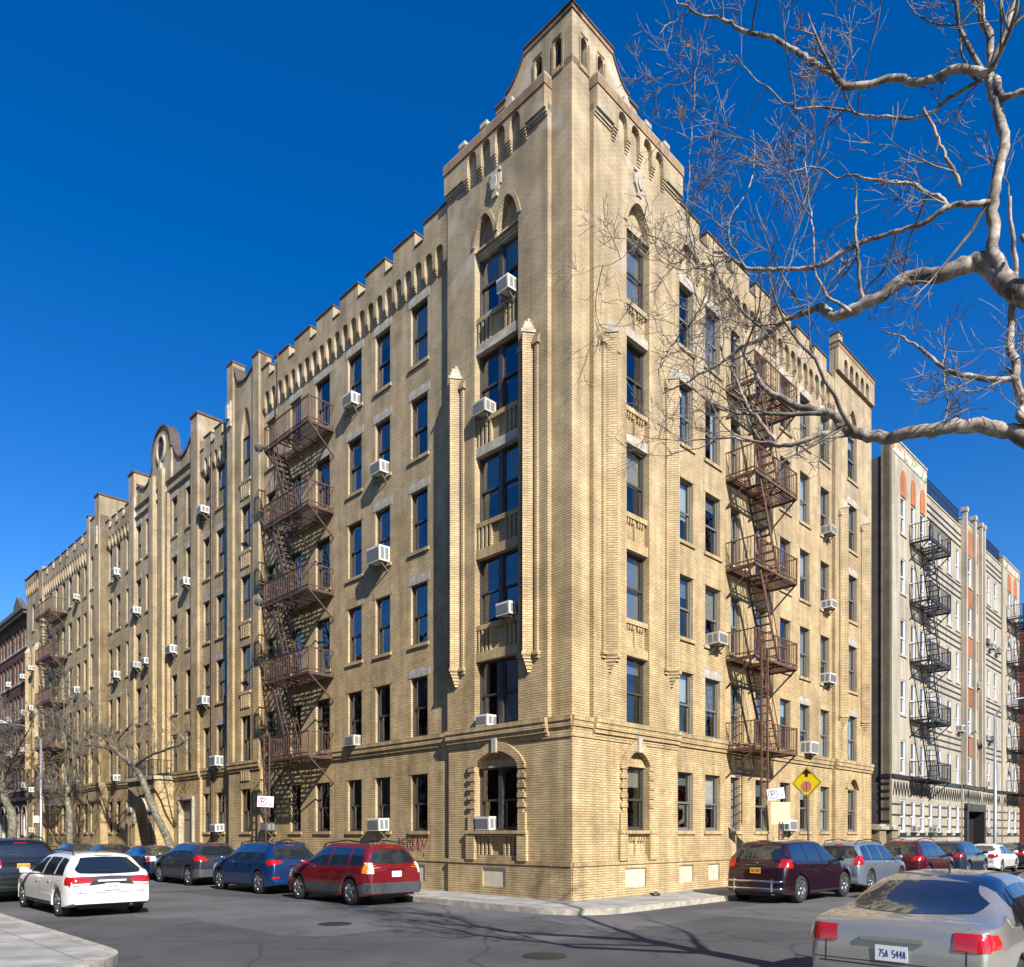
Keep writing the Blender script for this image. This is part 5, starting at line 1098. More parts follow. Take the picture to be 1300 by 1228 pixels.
        for xd in ([sidewins[-1][0]+.18, sidewins[-2][0]+.18]):
            patch('door_handle', 'chrome' if 'chrome' in extras else col, 'side', [(xd-.09, bz(xd)-.13), (xd+.09, bz(xd)-.13)], [(xd-.09, bz(xd)-.10), (xd+.09, bz(xd)-.10)], 4, 2, .03, sd)
    # rear glass, lamps, plate
    y0, y1, z0, z1 = rear   # half width bottom, half width top, z bottom, z top
    r_ = .1
    patch('rear_window', gl, 'rear', [(-y0, z0+r_), (-y0+.04, z0+.015), (-y0*.6, z0), (0, z0-.01), (y0*.6, z0), (y0-.04, z0+.015), (y0, z0+r_)], [(-y1, z1-r_), (-y1+.05, z1-.015), (-y1*.6, z1), (0, z1+.01), (y1*.6, z1), (y1-.05, z1-.015), (y1, z1-r_)], 24, 10, .006)
    if Hh > 1.461: patch('rear_wiper', 'plastic_black', 'rear', [(-.02, z0+.03), (y0*.55, z0+.07)], [(-.02, z0+.05), (y0*.55, z0+.085)], 6, 1, .02)
    for view, lo, hi, mat in lamps:
        for sd in (1, -1):
            if view == 'rear': patch('tail_light', mat, 'rear', [(sd*a, b) for a, b in lo], [(sd*a, b) for a, b in hi], 8, 5, .012)
            elif view == 'front': patch('headlight', mat, 'front', [(sd*a, b) for a, b in lo], [(sd*a, b) for a, b in hi], 8, 5, .012)
            else: patch('side_light', mat, 'side', lo, hi, 6, 5, .012, sd)
    pz = plate[1] if plate else .8
    if plate:
        p = cast((-6, 0, pz), (1, 0, 0), .015); m = MB(); m.box(-.008, 0, -.155, .155, -.078, .078); pl = ob('license_plate', m.mesh('license_plate', plate[0]), e, p)
        m = MB(); rg = random.Random(len(label))
        GL = [[(1, 1), (0, 1), (0, 0), (1, 0)], [(1, 1), (0, 1), (0, 0), (1, 0), (1, .5), (.4, .5)], [(0, 0), (0, 1), (1, 1), (1, .5), (0, .5)], [(0, 0), (0, 1), (.1, .5), (1, 1), (.1, .5), (1, 0)], [(0, 1), (1, 1), (.4, 0)], [(.8, 0), (.8, 1), (0, .35), (1, .35)], [(1, 1), (0, 1), (0, .5), (1, .5), (1, 0), (0, 0)], [(0, 1), (1, 1), (1, .5), (0, .5), (0, 0), (1, 0)], [(0, 0), (.5, 1), (1, 0)], [(0, 1), (0, 0), (1, 0), (1, 1)]]
        for i in range(8):
            if i == 3: continue
            yy = .118-i*.033; gl_ = rg.choice(GL)
            for (a, b), (c, d_) in zip(gl_, gl_[1:]): m.bar((-.0095-.0001*i, yy-a*.021, -.036+b*.07), (-.0095-.0001*i, yy-c*.021, -.036+d_*.07), .0065, .002, up=(1, 0, 0))
        ob('lettering', m.mesh('lettering', 'plate_blue'), pl)
        m = MB(); q_ = cast((-6, 0, pz+.14), (1, 0, 0), .01)
        if q_: ob('plate_garnish', (lambda mm: (mm.box(-.03, .0, -.3, .3, -.02, .02), mm)[1])(MB()).mesh('plate_garnish', 'chrome' if 'chrome' in extras else col), e, q_)
    patch('tailgate_seam', 'plastic_black', 'rear', [(-Wd/2+.2, low+.32), (Wd/2-.2, low+.32)], [(-Wd/2+.2, low+.333), (Wd/2-.2, low+.333)], 14, 1, .003)
    for sd in (1, -1): patch('tailgate_seam', 'plastic_black', 'rear', [(sd*(Wd/2-.26), low+.33), (sd*(Wd/2-.26), z0)], [(sd*(Wd/2-.272), low+.33), (sd*(Wd/2-.272), z0)], 6, 1, .003)
    if Hh > 1.47: patch('centre_brake_light', 'lamp_red', 'rear', [(-.16, z1+.035), (.16, z1+.035)], [(-.15, z1+.055), (.15, z1+.055)], 5, 1, .01)
    patch('bumper_seam', 'plastic_black', 'rear', [(-Wd/2+.06, .60), (Wd/2-.06, .60)], [(-Wd/2+.06, .608), (Wd/2-.06, .608)], 20, 1, .003)
    if Hh > 1.47: patch('badge', 'chrome', 'rear', [(-.04, z0-.12), (.04, z0-.12)], [(-.04, z0-.085), (.04, z0-.085)], 4, 2, .008)
    for sd in (1, -1): patch('sill_trim', 'plastic_black', 'side', [(wheels[0]+wr+.12, low+.03), (wheels[1]-wr-.12, low+.03)], [(wheels[0]+wr+.12, low+.09), (wheels[1]-wr-.12, low+.09)], 8, 1, .008, sd)
    patch('fuel_door', 'plastic_black', 'side', [(-hx+.62, .84), (-hx+.78, .84)], [(-hx+.62, .845), (-hx+.78, .845)], 3, 1, .003, 1)
    m = MB(); xa = -hx+(1.1 if Hh > 1.46 else 1.95); m.tube([(xa, 0, ztop(xa)-.02), (xa-.12, 0, ztop(xa)+.16)], [.012, .004], 6); ob('antenna', m.mesh('antenna', 'plastic_black', True), e)
    # windscreen and front
    xw0, xw1 = windsh
    yw = Wd/2-.24
    patch('windscreen', gl, 'top', [(xw1, -yw), (xw1+.05, 0), (xw1, yw)], [(xw0, -yw+.12), (xw0+.03, 0), (xw0, yw-.12)], 16, 8, .006)
    patch('grille', 'plastic_black', 'front', [(-.45, .42), (.45, .42)], [(-.5, .62), (.5, .62)], 8, 4, .008)
    if clad:
        for sd in (1, -1):
            patch('cladding', clad, 'side', [(-hx+.03, low+.05)]+[(x, zb(x)+.012) for x in xs if abs(x) < hx-.05], [(-hx+.03, .62)]+[(x, max(low+.3, zb(x)+.05) if min(abs(x-w_) for w_ in wheels) < wr+.2 else low+.32) for x in xs if abs(x) < hx-.05], 60, 3, .012, sd)
        patch('bumper', clad, 'rear', [(-Wd/2+.03, low+.10), (Wd/2-.03, low+.10)], [(-Wd/2+.03, low+.38), (Wd/2-.03, low+.38)], 20, 5, .02)
    if rails:
        for sd in (1, -1):
            x0, x1 = rails; yy = Wd/2-.055-tumble*(Hh-(bz(0)))-.06; m = MB(); m.tube([(x0, sd*yy, ztop(x0)-.02), (x0+.12, sd*yy, ztop(x0+.12)+.055), ((x0+x1)/2, sd*yy, ztop((x0+x1)/2)+.075), (x1-.15, sd*yy, ztop(x1-.15)+.055), (x1, sd*yy, ztop(x1)-.02)], .018, 8); ob('roof_rail', m.mesh('roof_rail', 'plastic_black', True), e)
    xm = sidewins[-1][1]-.18
    for sd in (1, -1):
        m = MB(); m.tube([(xm, sd*(Wd/2-.08), bz(xm)+.05), (xm, sd*(Wd/2+.06), bz(xm)+.1), (xm, sd*(Wd/2+.18), bz(xm)+.11), (xm, sd*(Wd/2+.2), bz(xm)+.11)], [.03, .075, .08, .04], 10)
        for v in m.v: v.x = xm+(v.x-xm)*.55
        ob('mirror', m.mesh('mirror', col, True), e)
    key = (wr, spokes)
    if key not in WM:
        t, r_, d_ = wheel_meshes(wr, spokes=spokes); WM[key] = (t.mesh('tyre', 'tyre', True), r_.mesh('rim', 'rim', True), d_.mesh('hub', 'plastic_black'))
    for wx in wheels:
        for sd in (1, -1):
            we = ob('wheel', WM[key][0], e, (wx, sd*(Wd/2-.135), wr), 0 if sd > 0 else math.pi)
            ob('rim', WM[key][1], we); ob('brake_disc', WM[key][2], we)
    m = MB(); m.box(-hx+.25, hx-.25, -Wd/2+.3, Wd/2-.3, low-.05, low+.25); m.box(-hx+.12, -hx+.5, -Wd/2+.25, Wd/2-.25, low+.02, low+.2)
    ob('underbody', m.mesh('underbody', 'plastic_black'), e)
    m = MB(); m.tube([(-hx+.5, -.45, low+.02), (-hx+.06, -.45, low+.02)], .03, 8); ob('exhaust', m.mesh('exhaust', 'chrome', True), e)
    return e, patch, cast
def suv(L, Hh, rake=.34, hood=1.02, roof0=.0):
    h = L/2
    return [(-h, .62), (-h+.0, .9), (-h+.06, 1.02), (-h+.13, 1.10), (-h+rake, Hh-.12), (-h+rake+.18, Hh-.03), (-h+1.3, Hh), (.1, Hh-.005), (.42, Hh-.09), (1.22, hood+.02), (1.35, hood-.01), (h-.35, hood-.12), (h-.1, hood-.22), (h, .62)]
def sedan(L, Hh, deck=1.02, hood=.92):
    h = L/2
    return [(-h, .6), (-h+.01, deck-.12), (-h+.1, deck), (-h+.55, deck+.03), (-h+1.35, Hh-.06), (-h+1.75, Hh), (.05, Hh), (.35, Hh-.07), (1.15, hood+.03), (1.3, hood), (h-.4, hood-.14), (h-.08, hood-.28), (h, .5)]
R_SUV = lambda W_, z0, z1: (W_/2-.2, W_/2-.33, z0, z1)
ZG = -.15
# red SUV nearest the tower, left street
def put(side, s_rear, n_in, L, W_):
    s = s_rear+L/2; n = n_in+W_/2; return ((WL if side == 'L' else WR)(s, n, ZG), R(135 if side == 'L' else 45))
def SUVcar(label, col, side, s, n, L, W_, Hh, lamps, wr=.36, **k):
    loc, rz = put(side, s, n, L, W_); h = L/2
    kk = dict(prof=suv(L, Hh), belt=[(-h, 1.06), (h, .97)], wheels=(-h+.88, h-.92), wr=wr, sidewins=[(-h+.32, -h+.95, -h+.5, -h+.98), (-h+1.05, -h+1.95, -h+1.07, -h+1.93), (-h+2.03, .95, -h+2.03, .36)], rear=(W_/2-.2, W_/2-.36, 1.12, Hh-.17), windsh=(.42, 1.18))
    kk.update(k)
    return car('x', label, col, loc, rz, L, W_, Hh, lamps=lamps, **kk)
def tl(a0, a1, z0, z1, mat='lamp_red', W_=1.82):   # corner lamp on rear + side wrap
    return [('rear', [(a0, z0), (a1, z0)], [(a0, z1), (a1, z1)], mat)]
W1 = 1.84; h = 2.25
SUVcar('dark red SUV with black roof rails and grey bumper, parked beside the tower', 'paint_car_red', 'L', 3.55, 2.1, 4.5, W1, 1.66,
       [('rear', [(W1/2-.2, .86), (W1/2-.06, .86)], [(W1/2-.24, 1.14), (W1/2-.1, 1.14)], 'lamp_clear'), ('side', [(-h+.04, .88), (-h+.30, .86)], [(-h+.07, 1.12), (-h+.26, 1.12)], 'lamp_amber'), ('rear', [(W1/2-.36, .52), (W1/2-.12, .52)], [(W1/2-.36, .62), (W1/2-.12, .62)], 'lamp_red'), ('front', [(.5, .62), (.8, .62)], [(.5, .76), (.8, .74)], 'lamp_clear')],
       clad='cladding', rails=(-1.9, .5), plate=('plate_white', .84))
SUVcar('metallic blue SUV parked second from the corner on the left street', 'paint_car_blue', 'L', 8.9, 2.0, 4.6, 1.86, 1.66,
       [('rear', [(.5, .98), (.9, .92)], [(.5, 1.05), (.9, 1.10)], 'lamp_red'), ('side', [(-2.28, .94), (-1.95, 1.0)], [(-2.26, 1.1), (-1.98, 1.09)], 'lamp_red'), ('rear', [(.62, .5), (.84, .5)], [(.62, .57), (.84, .57)], 'lamp_red'), ('front', [(.5, .62), (.8, .62)], [(.5, .76), (.8, .74)], 'lamp_clear')],
       rails=(-1.9, .5), plate=('plate_white', .78), extras=('chrome',), wr=.37, prof=suv(4.6, 1.64, .5), sidewins=[(-1.75, -1.3, -1.6, -1.28), (-1.2, -.3, -1.2, -.32), (-.22, .95, -.22, .36)])
SUVcar('graphite grey small SUV parked third from the corner on the left street', 'paint_car_graphite', 'L', 14.5, 2.0, 4.55, 1.8, 1.6,
       [('rear', [(.5, .92), (.87, .9)], [(.55, 1.06), (.87, 1.12)], 'lamp_red'), ('side', [(-2.26, .92), (-1.92, 1.0)], [(-2.22, 1.12), (-1.96, 1.1)], 'lamp_red'), ('front', [(.5, .62), (.8, .62)], [(.5, .76), (.8, .74)], 'lamp_clear')],
       clad='cladding', plate=('plate_white', .8), prof=suv(4.55, 1.58, .5), sidewins=[(-1.72, -1.3, -1.55, -1.28), (-1.2, -.3, -1.2, -.32), (-.22, .95, -.22, .36)])
def SED(label, col, side, s, n, L=4.7, W_=1.8, Hh=1.42, lamps=None, plate=None, rot=0, **k):
    loc, rz = put(side, s, n, L, W_); h_ = L/2
    kk = dict(prof=sedan(L, Hh), belt=[(-h_, .98), (h_, .88)], wheels=(-h_+1.0, h_-.92), wr=.32, sidewins=[(-h_+.95, -h_+1.25, -h_+1.35, -h_+1.4), (-h_+1.33, -h_+2.1, -h_+1.5, -h_+2.1), (-h_+2.18, .85, -h_+2.18, .3)], rear=(W_/2-.28, W_/2-.42, 1.08, Hh-.09), windsh=(.36, 1.12), tumble=.5)
    kk.update(k)
    return car('x', label, col, loc, rz+rot, L, W_, Hh, lamps=lamps or [('rear', [(W_/2-.38, .78), (W_/2-.08, .78)], [(W_/2-.38, .95), (W_/2-.1, .95)], 'lamp_red'), ('side', [(-h_+.03, .8), (-h_+.25, .82)], [(-h_+.05, .95), (-h_+.22, .94)], 'lamp_red'), ('front', [(.45, .56), (.78, .58)], [(.45, .7), (.78, .7)], 'lamp_clear')], plate=plate or ('plate_white', .7), **kk)
SED('navy blue sedan parked in front of the grey small SUV, fourth from corner', 'paint_car_navy', 'L', 19.3, 2.0, lamps=[('rear', [(.52, .8), (.86, .78)], [(.55, .98), (.85, 1.0)], 'lamp_clear'), ('side', [(-2.32, .78), (-2.15, .8)], [(-2.3, .99), (-2.14, .97)], 'lamp_red')])
SED('dark olive sedan parked beyond the navy sedan on the left street', 'paint_car_olive', 'L', 24.5, 2.0)
SED('dark blue sedan parked beyond the dark olive one, mostly hidden', 'paint_car_slate', 'L', 29.8, 2.0)
SUVcar('white hatchback with tall red tail lights, far along the left kerb', 'paint_car_white', 'L', 35.2, 3.3, 4.2, 1.78, 1.58,
       [('rear', [(.74, .95), (.86, .95)], [(.58, 1.42), (.66, 1.44)], 'lamp_red'), ('front', [(.5, .62), (.8, .62)], [(.5, .76), (.8, .74)], 'lamp_clear')])
# white wagon, near side of the left street
W2_ = 1.86
WG = SUVcar('white station wagon with oval rear window and black roof rails, foreground left', 'paint_car_white', 'L', 5.9, 8.4, 4.95, W2_, 1.47,
       [('rear', [(.42, .80), (.80, .78)], [(.40, .89), (.84, .91)], 'lamp_red'), ('rear', [(.50, .72), (.78, .73)], [(.44, .795), (.80, .775)], 'lamp_clear'), ('side', [(-2.42, .74), (-2.2, .76)], [(-2.4, .92), (-2.2, .93)], 'lamp_red'), ('front', [(.5, .58), (.8, .6)], [(.5, .7), (.8, .7)], 'lamp_clear')],
       prof=[(-2.475, .55), (-2.475, .82), (-2.42, .93), (-2.3, 1.0), (-1.85, 1.40), (-1.6, 1.45), (-.8, 1.47), (.0, 1.46), (.4, 1.40), (1.25, .97), (1.4, .94), (2.1, .82), (2.4, .68), (2.475, .5)], belt=[(-2.475, .96), (2.475, .86)],
       sidewins=[(-1.95, -1.32, -1.78, -1.3), (-1.2, -.3, -1.2, -.34), (-.2, .95, -.2, .34)], rear=(.70, .56, .99, 1.36), windsh=(.42, 1.2), rails=(-1.7, .2), plate=('plate_white', .70), wr=.33, tumble=.42)
WG[1]('dark_band', 'plastic_black', 'rear', [(-.86, .70), (-.4, .74), (0, .77), (.4, .74), (.86, .70)], [(-.86, .93), (-.4, .93), (0, .945), (.4, .93), (.86, .93)], 24, 3, .006)
WG[1]('centre_brake_light', 'lamp_red', 'rear', [(-.2, 1.385), (.2, 1.385)], [(-.18, 1.40), (.18, 1.40)], 6, 2, .012)
p0 = WG[2]((-1.0, 0, 5), (0, 0, -1), 0)
for x in (-.9, -.5, -.1):
    m = MB(); m.bar((x, -.5, 1.49), (x, .5, 1.49), .03, .02); ob('roof_bar', m.mesh('roof_bar', 'plastic_black'), WG[0])
# black SUV at far left
SUVcar('black green SUV with big red tail lights at the left edge of the street', 'paint_car_green_black', 'L', 11.6, 8.85, 4.8, 1.94, 1.78,
       [('rear', [(.5, 1.02), (.93, 1.04)], [(.52, 1.2), (.9, 1.24)], 'lamp_red'), ('rear', [(.55, .96), (.86, .97)], [(.52, 1.015), (.9, 1.03)], 'lamp_clear'), ('rear', [(.6, .52), (.82, .52)], [(.6, .6), (.82, .6)], 'lamp_red')],
       prof=suv(4.8, 1.77, .42), belt=[(-2.4, 1.2), (2.4, 1.08)], rear=(.76, .62, 1.26, 1.6), plate=('plate_orange', 1.0), extras=('chrome',), wr=.38, rails=(-1.9, .5), sidewins=[(-2.0, -1.4, -1.9, -1.38), (-1.3, -.4, -1.3, -.42), (-.3, .95, -.3, .38)])
# right street row
h = 2.35
MR = SUVcar('dark maroon SUV with chrome rear bumper guard parked near the tower corner', 'paint_car_maroon', 'R', 4.35, 1.95, 4.75, 1.9, 1.74,
       [('rear', [(.64, .98), (.93, .98)], [(.66, 1.22), (.92, 1.22)], 'lamp_red'), ('side', [(-2.36, 1.0), (-2.1, 1.04)], [(-2.33, 1.22), (-2.06, 1.2)], 'lamp_red'), ('front', [(.5, .66), (.8, .66)], [(.5, .82), (.8, .8)], 'lamp_clear')],
       prof=suv(4.75, 1.73, .36), belt=[(-2.375, 1.16), (2.375, 1.04)], rear=(.78, .62, 1.2, 1.58), plate=('plate_orange', .9), extras=('chrome',), wr=.38, sidewins=[(-2.05, -1.1, -1.95, -1.08), (-1.02, -.2, -1.02, -.22), (-.1, .98, -.1, .38)])
gm_ = MB()
for z in (.62, .42): gm_.tube([(-2.35, -.85, z), (-2.5, -.75, z), (-2.52, 0, z), (-2.5, .75, z), (-2.35, .85, z)], .03, 8)
for y in (-.55, .55): gm_.bar((-2.52, y, .35), (-2.52, y, .68), .05, .03)
ob('bumper_guard', gm_.mesh('bumper_guard', 'chrome', True), MR[0])
SUVcar('silver blue SUV with roof rails parked ahead of the maroon SUV', 'paint_car_silver_blue', 'R', 9.7, 1.95, 4.6, 1.8, 1.68,
       [('rear', [(.62, .92), (.86, .92)], [(.66, 1.2), (.86, 1.2)], 'lamp_red'), ('side', [(-2.28, .94), (-2.05, .96)], [(-2.25, 1.2), (-2.0, 1.16)], 'lamp_red')],
       rails=(-1.8, .5), plate=('plate_white', .82), prof=suv(4.6, 1.66, .42))
SUVcar('burgundy SUV parked third along the right street', 'paint_car_burgundy', 'R', 15.5, 1.95, 4.5, 1.82, 1.68,
       [('rear', [(.5, .9), (.87, .9)], [(.6, 1.06), (.87, 1.08)], 'lamp_red'), ('side', [(-2.22, .9), (-1.98, .94)], [(-2.18, 1.1), (-1.95, 1.08)], 'lamp_red')],
       rails=(-1.7, .4), plate=('plate_orange', .78), prof=suv(4.5, 1.66, .42))
SUVcar('slate blue crossover parked beyond the burgundy SUV', 'paint_car_slate', 'R', 20.8, 1.95, 4.4, 1.8, 1.62,
       [('rear', [(.5, .9), (.86, .9)], [(.6, 1.06), (.86, 1.08)], 'lamp_red')], prof=suv(4.4, 1.6, .45), sidewins=[(-1.75, -1.3, -1.6, -1.28), (-1.2, -.3, -1.2, -.32), (-.22, .95, -.22, .36)])
SED('white sedan with red tail lights parked fifth along the right street', 'paint_car_white', 'R', 26.3, 1.95)
SED('black sedan parked beyond the white sedan, right street', 'paint_car_black', 'R', 32.0, 1.95)
SED('dark blue sedan on the near side of the right street, ahead of the silver one', 'paint_car_blue', 'R', 1.6, 9.3, Hh=1.44)
SED('silver grey sedan in the right foreground with dappled roof and wide rear window', 'paint_car_silver', 'R', -7.15, 9.4, L=4.8, W_=1.86, Hh=1.46)
# ---------------- trees ----------------
def catmull(P, n=5):
    out = []; Q = [P[0]*2-P[1]]+P+[P[-1]*2-P[-2]]
    for i in range(1, len(Q)-2):
        for k in range(n):
            t = k/n; a, b, c, d = Q[i-1], Q[i], Q[i+1], Q[i+2]
            out.append(.5*((2*b)+(c-a)*t+(2*a-5*b+4*c-d)*t*t+(3*b-a-3*c+d)*t**3))
    out.append(P[-1]); return out
def grow(mb, p, d, length, r, rg, depth, seg=4, up=.12, kids=(5, 4, 3), jit=.38, minr=.0016, ratio=.5):
    n = max(3, int(length/.12)+2) if depth else 3; n = min(n, 9); pts = [p]; dd = d.normalized(); st = length/n
    for i in range(n):
        dd = (dd+Vector((rg.uniform(-1, 1), rg.uniform(-1, 1), rg.uniform(-1, 1)))*jit*.6+Vector((0, 0, up*.5))).normalized(); pts.append(pts[-1]+dd*st)
    rad = [max(minr, r*(1-.75*i/n)) for i in range(n+1)]; mb.tube(pts, rad, seg if depth > 1 else 3, cap=False)
    if depth <= 0: return
    nk = kids[0]
    for k in range(nk):
        t = rg.uniform(.2, 1.0); i = min(n-1, int(t*n)); q = pts[i]; ax = (pts[i+1]-pts[i]).normalized()
        s = Vector((rg.uniform(-1, 1), rg.uniform(-1, 1), rg.uniform(-1, 1))); s = (s-ax*s.dot(ax)).normalized(); an = rg.uniform(.45, 1.2)
        grow(mb, q, ax*math.cos(an)+s*math.sin(an), length*rg.uniform(.35, .65), rad[i]*.6, rg, depth-1, seg, up, kids[1:] or (2,), jit, minr, ratio)
def limb(mb, P, rad, rg=None, seg=10, sub=5, wob=.0, kink=0):
    pts = catmull([Vector(p) for p in P], sub); n = len(pts)
    if kink:
        off = Vector((0, 0, 0))
        for i in range(1, n-1):
            off = off*.6+Vector((rg.uniform(-1, 1), rg.uniform(-1, 1), rg.uniform(-1, 1)))*kink; pts[i] = pts[i]+off
    rr = [rad[0]+(rad[1]-rad[0])*(i/(n-1)) for i in range(n)] if len(rad) == 2 else [lerp([(j*(n-1)/(len(rad)-1), v) for j, v in enumerate(rad)], i) for i in range(n)]
    if rg:
        rr = [r*(1+rg.uniform(-.07, .07)) for r in rr]; pts = [p+Vector((rg.uniform(-1, 1), rg.uniform(-1, 1), rg.uniform(-1, 1)))*r*wob for p, r in zip(pts, rr)]
    mb.tube(pts, rr, seg); return pts, rr
def sprout(mb, pts, rr, rg, per_m, lmin, lmax, depth=2, up=.12, r0=.3, kids=(5, 4, 2), minr=.0016, rmax=.012):
    acc = 0
    for a, b, r in zip(pts, pts[1:], rr):
        acc += (b-a).length*per_m
        while acc > 0:
            if rg.random() < min(1, acc):
                ax = (b-a).normalized(); s = Vector((rg.uniform(-1, 1), rg.uniform(-1, 1), rg.uniform(-.6, 1))); s = (s-ax*s.dot(ax)).normalized(); an = rg.uniform(.6, 1.4)
                grow(mb, a.lerp(b, rg.random()), ax*math.cos(an)+s*math.sin(an), rg.uniform(lmin, lmax), min(rmax, r*r0+.003), rg, depth, 5, up, kids, minr=minr)
            acc -= 1
rt = random.Random(21)
